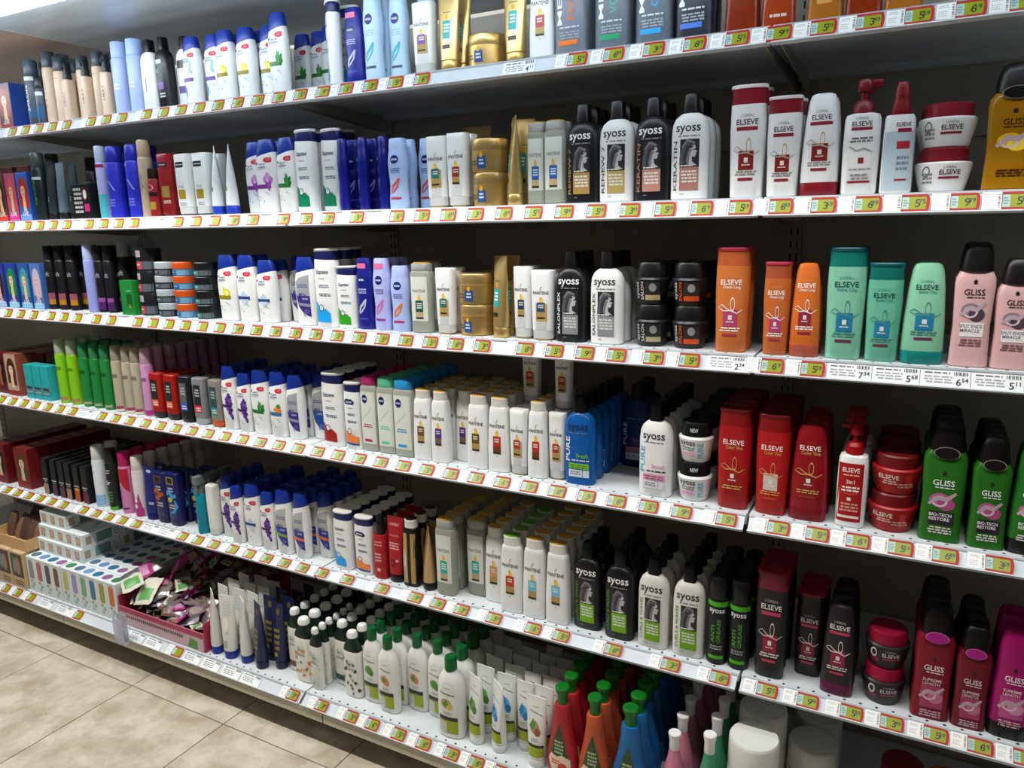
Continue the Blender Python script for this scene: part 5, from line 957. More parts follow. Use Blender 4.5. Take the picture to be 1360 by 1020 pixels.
    ('E', 'botNavL', -2.0729, 0.045, 2, 0, 'navy bottle with sky blue swirl, first', '', 1),
    ('E', 'botNavL', -2.0034, 0.095, 2, 0, 'navy bottle with sky blue swirl, second', '', 1),
    ('E', 'sprTeal', -1.9244, 0.040, 3, 0, 'teal spray bottle with dark trigger', '', 1),
    ('E', 'botWht', -1.8675, 0.045, 3, 0, 'plain white side-turned bottle', '', 0.86),
    ('E', 'hsLav', -1.8118, 0.065, 4, 0, 'white lavender bottle beside plain white one', '', 0.86),
    ('E', 'hsLavS', -1.7376, 0.040, 4, 0, 'white lavender bottle, smaller, in front', '', 0.904),
    ('E', 'hsNav', -1.6674, 0.045, 5, 0, 'white bottle with navy stripe', '', 0.904),
    ('E', 'hsLavS', -1.5943, 0.045, 5, 0, 'white lavender bottle beside mens bottles', '', 0.944),
    ('E', 'hsMenG', -1.5214, 0.045, 6, 0, 'white mens bottle with green stripe', '', 0.979),
    ('E', 'hsMenO', -1.4430, 0.045, 6, 0, 'white mens bottle with orange stripe', '', 0.86),
    ('E', 'hsMenO', -1.3727, 0.085, 4, 0, 'white mens orange-stripe bottle half hidden', '', 0.86),
    ('E', 'zdrBs', -1.2621, 0.045, 6, 0, 'short white bottle with sky blue swoosh', '', 1),
    ('E', 'zdrOrS', -1.1763, 0.045, 6, 0, 'short white bottle with navy badge, orange swoosh', '', 1),
    ('E', 'pumpRd', -1.1111, 0.045, 2, 0, 'red bottle with black pump', '', 0.94),
    ('E', 'tubeRd', -1.0542, 0.045, 3, 0, 'red tube on black cap', '', 0.94),
    ('E', 'botKGo', -0.9943, 0.045, 3, 0, 'black and gold striped bottle', '', 0.86),
    ('E', 'tubeBe', -0.9330, 0.045, 3, -50, 'beige-gold pointed tube on black cap', '', 1),
    ('E', 'pclTq', -0.8665, 0.045, 5, 0, 'clear bottle with turquoise label, nearer edge', '', 0.934),
    ('E', 'pclTq', -0.7813, 0.085, 5, 0, 'clear bottle with turquoise label, facing out', '', 0.957),
    ('E', 'pOr', -0.7147, 0.075, 5, 0, 'white bottle with beige-orange label', '', 0.957),
    ('E', 'pRg', -0.6444, 0.045, 5, 0, 'white bottle with red label and green cap', '', 0.984),
    ('E', 'pAq', -0.5728, 0.045, 6, 0, 'white bottle with aqua label turned aside', '', 0.987),
    ('E', 'pAq', -0.5012, 0.045, 6, 0, 'white bottle with aqua label facing out', '', 1),
    ('E', 'syCurK', -0.4163, 0.055, 3, 0, 'black bottle with lime panel, first', '', 1),
    ('E', 'syCurK', -0.3224, 0.045, 4, 0, 'black bottle with lime panel, second', '', 1),
    ('E', 'syCurW', -0.2305, 0.045, 4, 0, 'white bottle with lime panel, first', '', 1),
    ('E', 'syCurW', -0.1383, 0.045, 5, 0, 'white bottle with lime panel, second', '', 1),
    ('E', 'canAG', -0.0667, 0.045, 4, 0, 'black can with green bands, first', '', 0.995),
    ('E', 'canAG', -0.0135, 0.045, 4, 0, 'black can with green bands, second', '', 0.995),
    ('E', 'elsK', 0.0608, 0.045, 3, 0, 'tall black bottle with crimson cap', '', 1),
    ('E', 'elsKs', 0.1422, 0.095, 3, 0, 'shorter black bottle with crimson cap', '', 1),
    ('E', 'elsKc', 0.2117, 0.045, 4, 0, 'black bottle standing on purple cap', '', 1),
    ('E', 'jarEK', 0.3070, 0.045, 1, 0, 'black jar with crimson lid, lower of two', 'jar2', 1),
    ('E', 'glRed', 0.4008, 0.045, 4, 0, 'crimson bottle with pink oval sticker', '', 0.975),
    ('E', 'glRedS', 0.4744, 0.045, 4, 0, 'smaller crimson bottle with pink oval sticker', '', 0.937),
    ('E', 'glMag', 0.5471, 0.045, 3, 0, 'magenta bottle standing on black cap', '', 0.937),
    ('F', 'tubeWB', -1.7799, -0.073, 4, -32, 'white tube on blue cap, first of three', '', 1),
    ('F', 'tubeWB', -1.7090, -0.074, 4, 12, 'white tube on blue cap, second of three', '', 1),
    ('F', 'tubeWB', -1.6383, -0.068, 4, -30, 'white tube on blue cap, third of three', '', 1),
    ('F', 'tubeNv', -1.5656, -0.069, 3, -24, 'navy tube with gold patch, nearer edge', '', 1),
    ('F', 'tubeNv', -1.5030, -0.040, 4, 0, 'navy tube with gold patch, behind', '', 0.86),
    ('F', 'herbR', -1.4449, -0.020, 6, 0, 'white bottle, green dome collar, red label', '', 0.86),
    ('F', 'herbO', -1.3727, -0.056, 6, 0, 'white bottle with orange flowers', '', 1),
    ('F', 'herbS', -1.3074, -0.066, 6, 0, 'slim white-green bottle turned sideways', '', 1),
    ('F', 'herbG', -1.2472, -0.010, 6, 0, 'white bottle with green-navy label', '', 1),
    ('F', 'herbF', -1.1760, -0.046, 6, 0, 'white bottle with scattered flower print', '', 1),
    ('F', 'ziaA', -1.1027, -0.039, 5, 0, 'white round-shouldered bottle with aloe leaf', '', 1),
    ('F', 'ziaP', -1.0275, -0.058, 5, 0, 'white round-shouldered bottle with peach, nearer edge', '', 1),
    ('F', 'ziaP', -0.9523, -0.010, 4, 0, 'white round-shouldered bottle with peach, set back', '', 1),
    ('F', 'ziaA', -0.8770, -0.010, 4, 0, 'white round-shouldered bottle with leaf, set back', '', 1),
    ('F', 'ziaC', -0.7958, -0.070, 5, 0, 'large white bottle with chamomile picture', '', 0.86),
    ('F', 'tubeAl', -0.7154, -0.060, 5, -22, 'white tube with aloe picture', '', 1),
    ('F', 'tubeDr', -0.6411, -0.061, 5, -34, 'white tube with blue drop, edge-on', '', 1),
    ('F', 'tubeDr', -0.5763, -0.020, 5, 0, 'white tube with blue drop, facing out', '', 0.86),
    ('F', 'tubeNut', -0.5175, -0.066, 5, 0, 'white tube with nut picture', '', 0.994),
    ('F', 'fishR', -0.4394, -0.072, 7, 0, 'red bottle with green cap', '', 0.918),
    ('F', 'fishO', -0.3461, -0.074, 6, 0, 'orange bottle with green cap', '', 0.918),
    ('F', 'fishB', -0.2488, -0.074, 7, 0, 'blue bottle with green cap', '', 1),
    ('F', 'potPk', -0.1382, -0.070, 6, 0, 'pink bottle with white cap', '', 1),
    ('F', 'potGn', -0.0516, -0.070, 4, 0, 'green bottle with white cap', '', 1),
    ('F', 'jarBig', 0.0459, -0.060, 2, 0, 'large white jar with leaf print', '', 1),
    ('F', 'jarBig2', 0.1674, 0.070, 2, 0, 'large plain white jar set back', '', 1),
    ('F', 'jarDkR', 0.3651, 0.080, 1, 0, 'dark red tub with white band', '', 0.936),
    ('F', 'jarBig2', 0.3505, -0.060, 1, 0, 'large white jar below the crimson jars', '', 1),
    ('F', 'jarOr', 0.4602, 0.080, 1, 0, 'orange tub beside dark red tub', '', 0.936),
    ('B', 'dyeTall', -2.8948, 0.090, 2, 0, 'tall dark brown dye box behind pink-hair box', '', 1),
    ('B', 'dyeTall', -2.7833, 0.090, 2, 0, 'tall dark brown dye box behind red-hair box', '', 1),
    ('D', 'dyeDk', -2.9021, 0.104, 5, 0, 'dark red dye box behind turquoise boxes, first', '', 1),
    ('D', 'dyeDk', -2.7993, 0.104, 5, 0, 'dark red dye box behind turquoise boxes, second', '', 1),
]
TAGS = [
    ('A', -2.6601, 'red-framed price tag under hair dye box, top shelf'),
    ('A', -2.5786, 'red-framed price tag under tall black-capped can with blue band, top shelf'),
    ('A', -2.4971, 'red-framed price tag under tallest beige can with black cap, top shelf'),
    ('A', -2.4156, 'red-framed price tag under beige can beside the tallest beige, top shelf'),
    ('A', -2.3341, 'red-framed price tag under beige can between the two beige, top shelf'),
    ('A', -2.1989, 'red-framed price tag under beige can nearest the lilac-blue cans, top shelf'),
    ('A', -2.1174, 'red-framed price tag under slim beige nozzle bottle nearest the, top shelf'),
    ('A', -2.0359, 'red-framed price tag under pale blue ribbed can beside black, top shelf'),
    ('A', -1.9148, 'red-framed price tag under white bottle with black flip cap, top shelf'),
    ('A', -1.8333, 'red-framed price tag under black bottle with purple label band, top shelf'),
    ('A', -1.7518, 'red-framed price tag under white bottle with purple stripe and, top shelf'),
    ('A', -1.6703, 'red-framed price tag under second white purple-striped bottle behind the, top shelf'),
    ('A', -1.5888, 'red-framed price tag under white bottle with lemon picture and, top shelf'),
    ('A', -1.5073, 'red-framed price tag under white green-leaf bottle half hidden by, top shelf'),
    ('A', -1.4258, 'red-framed price tag under white green-leaf bottle set back, top shelf, first along'),
    ('A', -1.3443, 'red-framed price tag under white green-leaf bottle set back, top shelf, second along'),
    ('A', -1.2628, 'red-framed price tag under white green-leaf bottle set back, top shelf, third along'),
    ('A', -1.1813, 'red-framed price tag under white bottle with navy band cap, top shelf'),
    ('A', -1.0998, 'red-framed price tag under navy bottle with round logo and, top shelf'),
    ('A', -1.0183, 'red-framed price tag under tall pale blue bottle with teal, top shelf'),
    ('A', -0.9368, 'red-framed price tag under second tall pale blue bottle with, top shelf'),
    ('A', -0.8553, 'red-framed price tag under white tube-like bottle with purple label, top shelf'),
    ('A', -0.4305, 'red-framed price tag under grey mens bottle with orange lettering, top shelf'),
    ('A', -0.3438, 'red-framed price tag under grey mens bottle with green lettering, top shelf'),
    ('A', -0.2528, 'red-framed price tag under grey mens bottle with light blue, top shelf'),
    ('A', -0.1647, 'red-framed price tag under navy-black bottle with blue label, top shelf'),
    ('A', -0.078, 'red-framed price tag under dark orange bottle beside navy-black bottle, top shelf'),
    ('A', 0.0035, 'red-framed price tag under clear orange pouch-like bottle at shelf, top shelf'),
    ('A', 0.085, 'red-framed price tag under amber bottle past the shelf joint, top shelf'),
    ('A', 0.1665, 'red-framed price tag under deep orange bottle past the amber, top shelf'),
    ('A', 0.248, 'red-framed price tag under amber bottle furthest along the top, top shelf, first along'),
    ('A', 0.3295, 'red-framed price tag under amber bottle furthest along the top, top shelf, second along'),
    ('A', 0.411, 'red-framed price tag under amber bottle furthest along the top, top shelf, third along'),
    ('B', -2.7627, 'red-framed price tag under hair dye box showing pink hair, second shelf'),
    ('B', -2.6538, 'red-framed price tag under hair dye box showing red hair, second shelf'),
    ('B', -2.5723, 'red-framed price tag under dark grey upright tube, second shelf'),
    ('B', -2.4908, 'red-framed price tag under pale grey pointed tube, second shelf'),
    ('B', -2.4093, 'red-framed price tag under dark pointed tube beside black box, second shelf'),
    ('B', -2.2813, 'red-framed price tag under low black box with pink square, second shelf'),
    ('B', -2.1998, 'red-framed price tag under bright blue can beside lilac-teal can, second shelf'),
    ('B', -2.1183, 'red-framed price tag under bright blue can beside beige can, second shelf, first along'),
    ('B', -2.0368, 'red-framed price tag under bright blue can beside beige can, second shelf, second along'),
    ('B', -1.8203, 'red-framed price tag under white bottle with black label and, second shelf'),
    ('B', -1.7357, 'red-framed price tag under white bottle with gold patch beside, second shelf'),
    ('B', -1.6504, 'red-framed price tag under white cone tube with blue base, second shelf, first along'),
    ('B', -1.5676, 'red-framed price tag under white cone tube with blue base, second shelf, second along'),
    ('B', -1.4861, 'red-framed price tag under white bottle with orchid and blue, second shelf'),
    ('B', -1.3618, 'red-framed price tag under white bottle with green leaf stripe, second shelf'),
    ('B', -1.2739, 'red-framed price tag under tall white bottle with dark green, second shelf'),
    ('B', -1.1924, 'red-framed price tag under tall white green-swoosh bottle half hidden, second shelf'),
    ('B', -1.089, 'red-framed price tag under deep blue bottle turned sideways, second shelf'),
    ('B', -0.9529, 'red-framed price tag under light blue bottle with round logo, second shelf'),
    ('B', -0.8714, 'red-framed price tag under light blue bottle half hidden behind, second shelf'),
    ('B', -0.7899, 'red-framed price tag under flat gold tube behind the gold, second shelf'),
    ('B', -0.7084, 'red-framed price tag under gold jar, second shelf'),
    ('B', -0.6269, 'red-framed price tag under gold tube seen edge-on beside gold, second shelf'),
    ('B', -0.5454, 'red-framed price tag under clear bottle with blue label and, second shelf, first along'),
    ('B', -0.4639, 'red-framed price tag under clear bottle with blue label and, second shelf, second along'),
    ('B', -0.3824, 'red-framed price tag under black bottle with gold panel, second shelf'),
    ('B', -0.3009, 'red-framed price tag under white bottle with gold panel, second shelf'),
    ('B', -0.2194, 'red-framed price tag under black bottle with pink panel, second shelf'),
    ('B', -0.1379, 'red-framed price tag under white bottle with pink panel, second shelf'),
    ('B', -0.0564, 'red-framed price tag under large white bottle with dark red, second shelf'),
    ('B', 0.0251, 'red-framed price tag under smaller white bottle with dark red, second shelf'),
    ('B', 0.1066, 'red-framed price tag under white bottle standing on dark red, second shelf'),
    ('B', 0.1881, 'red-framed price tag under white pump bottle with red pump, second shelf'),
    ('B', 0.2696, 'red-framed price tag under white and clear spray bottle with, second shelf'),
    ('B', 0.3511, 'red-framed price tag under white jar with dark red lid, second shelf'),
    ('B', 0.4326, 'red-framed price tag under clear golden oil bottle with black, second shelf'),
    ('C', -2.8765, 'red-framed price tag under hair dye box with green hair, third shelf'),
    ('C', -2.789, 'red-framed price tag under hair dye box with teal hair, third shelf'),
    ('C', -2.703, 'red-framed price tag under hair dye box with pale hair, third shelf'),
    ('C', -2.5909, 'red-framed price tag under black can, third shelf, first along'),
    ('C', -2.5094, 'red-framed price tag under black can, third shelf, second along'),
    ('C', -2.4278, 'red-framed price tag under lilac can in front of the, third shelf'),
    ('C', -2.3164, 'red-framed price tag under black can with violet base, third shelf'),
    ('C', -2.2305, 'red-framed price tag under black can with grey clear cap, third shelf'),
    ('C', -2.0857, 'red-framed price tag under tin with pink label, third shelf'),
    ('C', -2.0042, 'red-framed price tag under tin with silver lid, third shelf'),
    ('C', -1.9227, 'red-framed price tag under blue tin with orange lid, third shelf, first along'),
    ('C', -1.8412, 'red-framed price tag under blue tin with orange lid, third shelf, second along'),
    ('C', -1.7597, 'red-framed price tag under dark tin with green label, third shelf'),
    ('C', -1.6782, 'red-framed price tag under white bottle with lemon and gold, third shelf'),
    ('C', -1.5967, 'red-framed price tag under white bottle with navy stripe, third shelf, first along'),
    ('C', -1.5152, 'red-framed price tag under white bottle with navy stripe, third shelf, second along'),
    ('C', -1.4337, 'red-framed price tag under white mens bottle half behind another, third shelf'),
    ('C', -1.3522, 'red-framed price tag under white mens bottle with grey and, third shelf'),
    ('C', -1.2707, 'red-framed price tag under tall white bottle with light blue, third shelf'),
    ('C', -1.1892, 'red-framed price tag under short white bottle with bright green, third shelf'),
    ('C', -1.1077, 'red-framed price tag under navy bottle with silver swoosh, third shelf'),
    ('C', -1.0262, 'red-framed price tag under lilac bottle with round logo and, third shelf'),
    ('C', -0.9447, 'red-framed price tag under light blue bottle with orange feather, third shelf'),
    ('C', -0.8632, 'red-framed price tag under clear bottle with dark green label, third shelf'),
    ('C', -0.7817, 'red-framed price tag under gold jar with blue label, third shelf, first along'),
    ('C', -0.7002, 'red-framed price tag under gold jar with blue label, third shelf, second along'),
    ('C', -0.5739, 'red-framed price tag under white bottle with dark blue label, third shelf'),
    ('C', -0.4924, 'red-framed price tag under white bottle with blue-gold label on, third shelf'),
    ('C', -0.4109, 'red-framed price tag under black bottle with silver panel, third shelf'),
    ('C', -0.3294, 'red-framed price tag under white bottle with silver panel, third shelf'),
    ('C', -0.2384, 'red-framed price tag under black tapered jar with beige label, third shelf'),
    ('C', -0.1551, 'red-framed price tag under black tapered jar with orange label, third shelf'),
    ('C', 0.0253, 'red-framed price tag under smaller orange bottle with pink top, third shelf'),
    ('C', 0.1067, 'red-framed price tag under orange bottle standing on its cap, third shelf'),
    ('D', -3.0406, 'red-framed price tag under dark red hair dye box at, fourth shelf'),
    ('D', -2.9591, 'red-framed price tag under hair dye box with brown-haired model, fourth shelf'),
    ('D', -2.8776, 'red-framed price tag under turquoise box, fourth shelf, first along'),
    ('D', -2.7961, 'red-framed price tag under dark red dye box behind turquoise, fourth shelf'),
    ('D', -2.7146, 'red-framed price tag under turquoise box, fourth shelf, second along'),
    ('D', -2.6331, 'red-framed price tag under lime green can, fourth shelf, first along'),
    ('D', -2.5516, 'red-framed price tag under lime green can, fourth shelf, second along'),
    ('D', -2.3718, 'red-framed price tag under dark green can, fourth shelf'),
    ('D', -2.2903, 'red-framed price tag under champagne can, fourth shelf, first along'),
    ('D', -2.2088, 'red-framed price tag under champagne can, fourth shelf, second along'),
    ('D', -2.1197, 'red-framed price tag under pink clear-capped can, fourth shelf'),
    ('D', -2.0382, 'red-framed price tag under red bottle with black label, fourth shelf'),
    ('D', -1.9567, 'red-framed price tag under black bottle with blue label, fourth shelf'),
    ('D', -1.8752, 'red-framed price tag under grey bottle with red-black label, fourth shelf'),
    ('D', -1.7937, 'red-framed price tag under grey-orange bottle with teal label, fourth shelf'),
    ('D', -1.7122, 'red-framed price tag under white bottle with lavender sprig, fourth shelf, first along'),
    ('D', -1.6307, 'red-framed price tag under white bottle with lavender sprig, fourth shelf, second along'),
    ('D', -1.5492, 'red-framed price tag under white bottle with dark green stripe, fourth shelf'),
    ('D', -1.4677, 'red-framed price tag under white bottle with orange fruit, fourth shelf'),
    ('D', -1.3862, 'red-framed price tag under white mens bottle with clear grey, fourth shelf'),
    ('D', -1.3047, 'red-framed price tag under tall white bottle with dark red, fourth shelf, first along'),
    ('D', -1.2232, 'red-framed price tag under tall white bottle with dark red, fourth shelf, second along'),
    ('D', -1.1417, 'red-framed price tag under clear micellar bottle with magenta cap, fourth shelf'),
    ('D', -1.0602, 'red-framed price tag under clear micellar bottle with mint cap, fourth shelf'),
    ('D', -0.9787, 'red-framed price tag under clear micellar bottle with bright blue, fourth shelf'),
    ('D', -0.8972, 'red-framed price tag under white bottle with bronze label, fourth shelf'),
    ('D', -0.8157, 'red-framed price tag under white bottle with violet label facing, fourth shelf'),
    ('D', -0.7342, 'red-framed price tag under white bottle with olive-gold label, fourth shelf'),
    ('D', -0.6527, 'red-framed price tag under white bottle with red label, fourth shelf'),
    ('D', -0.5712, 'red-framed price tag under white bottle with red label turned, fourth shelf'),
    ('D', -0.4897, 'red-framed price tag under white gold-foot bottle beside blue bottle, fourth shelf'),
    ('D', -0.4082, 'red-framed price tag under clear blue bottle with lime strip, fourth shelf'),
    ('D', -0.3267, 'red-framed price tag under dark blue bottle with pink label, fourth shelf'),
    ('D', -0.2452, 'red-framed price tag under white bottle with pink label and, fourth shelf'),
    ('D', -0.1632, 'red-framed price tag under white jar with black lid, fourth shelf'),
    ('D', -0.0585, 'red-framed price tag under tall red bottle with gold ribbon, fourth shelf'),
    ('D', 0.057, 'red-framed price tag under tall red-orange bottle with white square, fourth shelf'),
    ('D', 0.1385, 'red-framed price tag under dark red bottle standing on its, fourth shelf'),
    ('D', 0.22, 'red-framed price tag under white pump bottle with red label, fourth shelf'),
    ('D', 0.3015, 'red-framed price tag under dark red jar, fourth shelf'),
    ('D', 0.383, 'red-framed price tag under large green bottle with black cap, fourth shelf'),
    ('D', 0.476, 'red-framed price tag under smaller green bottle with black cap, fourth shelf'),
    ('E', -3.1228, 'red-framed price tag under dark red dye box with dark-haired, fifth shelf'),
    ('E', -3.0413, 'red-framed price tag under dark red dye box with two, fifth shelf, first along'),
    ('E', -2.9598, 'red-framed price tag under dark red dye box with two, fifth shelf, second along'),
    ('E', -2.8783, 'red-framed price tag under slim black tube box with beige, fifth shelf, first along'),
    ('E', -2.7968, 'red-framed price tag under slim black tube box with violet, fifth shelf'),
    ('E', -2.7153, 'red-framed price tag under slim black tube box with beige, fifth shelf, second along'),
    ('E', -2.5823, 'red-framed price tag under slim black tube box with red, fifth shelf'),
    ('E', -2.5008, 'red-framed price tag under white can fading to light blue, fifth shelf'),
    ('E', -2.4193, 'red-framed price tag under black can with bright green base, fifth shelf'),
    ('E', -2.3378, 'red-framed price tag under pink can with red and violet, fifth shelf'),
    ('E', -2.2563, 'red-framed price tag under white nozzle can with magenta base, fifth shelf'),
    ('E', -1.9952, 'red-framed price tag under navy bottle with sky blue swirl, fifth shelf'),
    ('E', -1.9137, 'red-framed price tag under teal spray bottle with dark trigger, fifth shelf'),
    ('E', -1.8322, 'red-framed price tag under white lavender bottle beside plain white, fifth shelf'),
    ('E', -1.7379, 'red-framed price tag under white lavender bottle, fifth shelf'),
    ('E', -1.6564, 'red-framed price tag under white bottle with navy stripe, fifth shelf'),
    ('E', -1.5749, 'red-framed price tag under white lavender bottle beside mens bottles, fifth shelf'),
    ('E', -1.4934, 'red-framed price tag under white mens bottle with green stripe, fifth shelf'),
    ('E', -1.4119, 'red-framed price tag under white mens bottle with orange stripe, fifth shelf'),
    ('E', -1.3304, 'red-framed price tag under white mens orange-stripe bottle half hidden, fifth shelf'),
    ('E', -1.2244, 'red-framed price tag under short white bottle with sky blue, fifth shelf'),
    ('E', -1.0869, 'red-framed price tag under red bottle with black pump, fifth shelf'),
    ('E', -0.9621, 'red-framed price tag under beige-gold pointed tube on black cap, fifth shelf'),
    ('E', -0.8806, 'red-framed price tag under clear bottle with turquoise label, fifth shelf, first along'),
    ('E', -0.7991, 'red-framed price tag under clear bottle with turquoise label, fifth shelf, second along'),
    ('E', -0.6913, 'red-framed price tag under white bottle with beige-orange label, fifth shelf'),
    ('E', -0.567, 'red-framed price tag under white bottle with aqua label turned, fifth shelf'),
    ('E', -0.4826, 'red-framed price tag under white bottle with aqua label facing, fifth shelf'),
    ('E', -0.3335, 'red-framed price tag under black bottle with lime panel, fifth shelf'),
    ('E', -0.1807, 'red-framed price tag under white bottle with lime panel, fifth shelf'),
    ('E', -0.0585, 'red-framed price tag under black can with green bands, fifth shelf'),
    ('E', 0.0527, 'red-framed price tag under tall black bottle with crimson cap, fifth shelf'),
    ('E', 0.1433, 'red-framed price tag under shorter black bottle with crimson cap, fifth shelf'),
    ('E', 0.2359, 'red-framed price tag under black bottle standing on purple cap, fifth shelf'),
    ('E', 0.3174, 'red-framed price tag under black jar with crimson lid, fifth shelf'),
    ('E', 0.4022, 'red-framed price tag under crimson bottle with pink oval sticker, fifth shelf'),
    ('E', 0.4837, 'red-framed price tag under smaller crimson bottle with pink oval, fifth shelf'),
    ('E', 0.5652, 'red-framed price tag under magenta bottle standing on black cap, fifth shelf'),
    ('F', -3.0169, 'red-framed price tag under dye cartons, bottom shelf, first along'),
    ('F', -2.9316, 'red-framed price tag under dye cartons, bottom shelf, second along'),
    ('F', -2.8359, 'red-framed price tag under dye cartons, bottom shelf, third along'),
    ('F', -2.516, 'red-framed price tag under dye cartons, bottom shelf, fourth along'),
    ('F', -1.9355, 'red-framed price tag under pink sachet tray, bottom shelf'),
    ('F', -1.3807, 'red-framed price tag under white bottle with orange flowers, bottom shelf'),
    ('F', -1.2587, 'red-framed price tag under white bottle with green-navy label, bottom shelf'),
    ('F', -1.1395, 'red-framed price tag under white bottle with scattered flower print, bottom shelf'),
    ('F', -1.0574, 'red-framed price tag under white round-shouldered bottle with peach, bottom shelf, first along'),
    ('F', -0.9588, 'red-framed price tag under white round-shouldered bottle with peach, bottom shelf, second along'),
    ('F', -0.8693, 'red-framed price tag under white round-shouldered bottle with leaf, bottom shelf'),
    ('F', -0.7728, 'red-framed price tag under large white bottle with chamomile picture, bottom shelf'),
    ('F', -0.6913, 'red-framed price tag under white tube with aloe picture, bottom shelf'),
    ('F', -0.6098, 'red-framed price tag under white tube with blue drop, bottom shelf'),
]
PAPERS = [
    ('C', -0.0587, '234', 'paper price label under large orange bottle with pink top, third shelf'),
    ('C', 0.1907, '734', 'paper price label under large mint green bottle with teal, third shelf'),
    ('C', 0.2772, '568', 'paper price label under smaller mint green bottle with teal, third shelf'),
    ('C', 0.3636, '654', 'paper price label under large pale pink bottle with black, third shelf'),
    ('C', 0.4501, '511', 'paper price label under smaller pale pink bottle with black, third shelf'),
    ('A', -0.5667, '411', 'paper price label under gold tube with turquoise label past, top shelf'),
    ('B', -1.9186, '', 'paper price label under tall red bottle with gold label, second shelf'),
    ('D', -2.4676, '', 'paper price label under dark green can, fourth shelf'),
    ('E', -2.1656, '', 'paper price label under navy bottle with orange label, fifth shelf'),
    ('E', -2.0792, '', 'paper price label under navy bottle with sky blue swirl, fifth shelf'),
    ('F', -2.7217, '', 'paper price label under dye cartons, bottom shelf, first along'),
    ('F', -2.6, '', 'paper price label under dye cartons, bottom shelf, second along'),
    ('F', -2.1525, '', 'paper price label under pink sachet tray, bottom shelf, first along'),
    ('F', -2.0541, '', 'paper price label under pink sachet tray, bottom shelf, second along'),
    ('F', -1.8478, '', 'paper price label under pink sachet tray, bottom shelf, third along'),
    ('F', -1.7513, '', 'paper price label under pink sachet tray, bottom shelf, fourth along'),
    ('F', -1.6512, '', 'paper price label under white tube on blue cap, bottom shelf'),
    ('F', -1.5584, '', 'paper price label under navy tube with gold patch, bottom shelf'),
]
# ---------------------------------------------------------------- products on the shelves
NTH = ['front one of its file', 'second in its file', 'third in its file', 'fourth in its file', 'fifth in its file', 'sixth in its file', 'seventh in its file', 'eighth in its file', 'ninth in its file', 'tenth in its file']
rj = random.Random(11); ZK = dict(A=.955, B=1.03, C=1.025, D=1.04, E=1.08, F=1.0)
for (s, key, x, y, n, yaw, desc, opt, sx) in FACINGS:
    wd, dp, hh = K[key][4:7]; z = ZS[s] + .0006; pitch = dp + .005
    if yaw: a = abs(math.radians(yaw)); pitch = min(wd, dp / max(.35, math.cos(a))) + .008 if abs(yaw) < 30 else wd * .8
    where = ORD[s] + ' shelf'
    rows = n
    while rows > 1 and y + (rows - 1) * pitch + dp > YB - .02: rows -= 1
    for k in range(rows):
        jx = 0 if k == 0 else rj.uniform(-.002, .002); jy = rj.uniform(-3, 3) if k == 0 else rj.uniform(-5, 5)
        if K[key][3] is sh_box: jy = 0; jx = 0
        suffix = ', ' + NTH[k] if rows > 1 else ''
        if opt[:3] in ('jar', 'tin') and opt[3:]:
            m = int(opt[3:]); names = {2: ['lower', 'upper']}.get(m, ['bottom', 'second', 'third', 'fourth', 'fifth', 'top'])
            base = desc.split(',')[0]
            for q in range(m):
                lv = 'upper of two' if m == 2 and q else 'lower of two' if m == 2 else ('bottom of stack' if q == 0 else 'top of stack' if q == m - 1 else names[q] + ' from bottom')
                put(key, x + (rj.uniform(-.004, .004) if q else 0), y + k * pitch, z + q * (hh * ZK[s] + .0004), (jy + rj.uniform(-8, 8)) if K[key][3] is not sh_box else 0, f'{base}, {lv}, {where}' + suffix, sz=ZK[s])
            continue
        put(key, x + jx, y + k * pitch, z, (yaw if k == 0 else rj.uniform(-8, 8)) if yaw else jy, f'{desc}, {where}{suffix}', sx=sx, sz=ZK[s])
for i, (s, x, lb) in enumerate(TAGS): price_tag(s, x, lb, i)
for (s, x, pr, lb) in PAPERS: paper_strip(s, x, pr, lb)
# two conditioner bottles standing on top of the white bottles of the fourth shelf
for i, f in enumerate([f for f in FACINGS if f[0] == 'D' and f[1] == 'pcRd']):
    dp, hh = K['pcRd'][5:7]
    put('pcRd', f[2], f[3] + (2 - i) * (dp + .005), ZS['D'] + .0012 + hh * ZK['D'], 0, 'white gold-foot bottle standing on top of others, ' + ('farther' if i == 0 else 'nearer') + ' one, fourth shelf', sx=f[8], sz=.95)

# ---------------------------------------------------------------- bottom shelf, far end: cartons, sachet heap, holder
FZ = ZS['F'] + .0006
WINC = ['8c8a90', 'b0606c', '4a4a60', '6c4c48', 'c0b878', '9a8cc0', '7aa884', '3c7494', '9a9a34', 'c86c3c']
ORDN = ['first', 'second', 'third', 'fourth', 'fifth', 'sixth', 'seventh', 'eighth', 'ninth', 'tenth']
CARM = {}
def dye_carton(i, cw, cd, ch):
    if i not in CARM:
        P = Print(); draw(P, [('R', -.55, .55, .42, .86, WINC[i]), ('E', 0, .86, .55, .05, WINC[i]), ('E', 0, .42, .55, .05, WINC[i]), ('E', -.3, .3, .28, .04, 'a89484'), ('E', .25, .22, .3, .05, '8cb4b8'), ('E', -.2, .12, .3, .05, '9cc4c4'), ('L', -.7, .7, .94, 1, .03, 'a8b0b4')], cw, ch)
        lab = P.build('label', lambda x, z: -cd / 2, [], [])
        T = Print(); draw(T, [('E', 0, .5, .75, .33, ['4a6a90', '6a8ab8', '2c6a8c', '8c5a90', '3c7c54'][i % 5])], cw, cd)
        lid = T.build('lid_print', lambda x, z: 0, [], [])
        for v in lid.vertices: x, z = v.co.x, v.co.z; v.co = (x, z - cd / 2, ch + .0005)
        CARM[i] = (bmesh_box('carton', mat('p:d9e0e0'), -cw / 2, cw / 2, -cd / 2, cd / 2, 0, ch, bv=.0008), lab, lid)
    return CARM[i]
CW, CD, CH = .0565, .062, .152
X0 = -2.8451
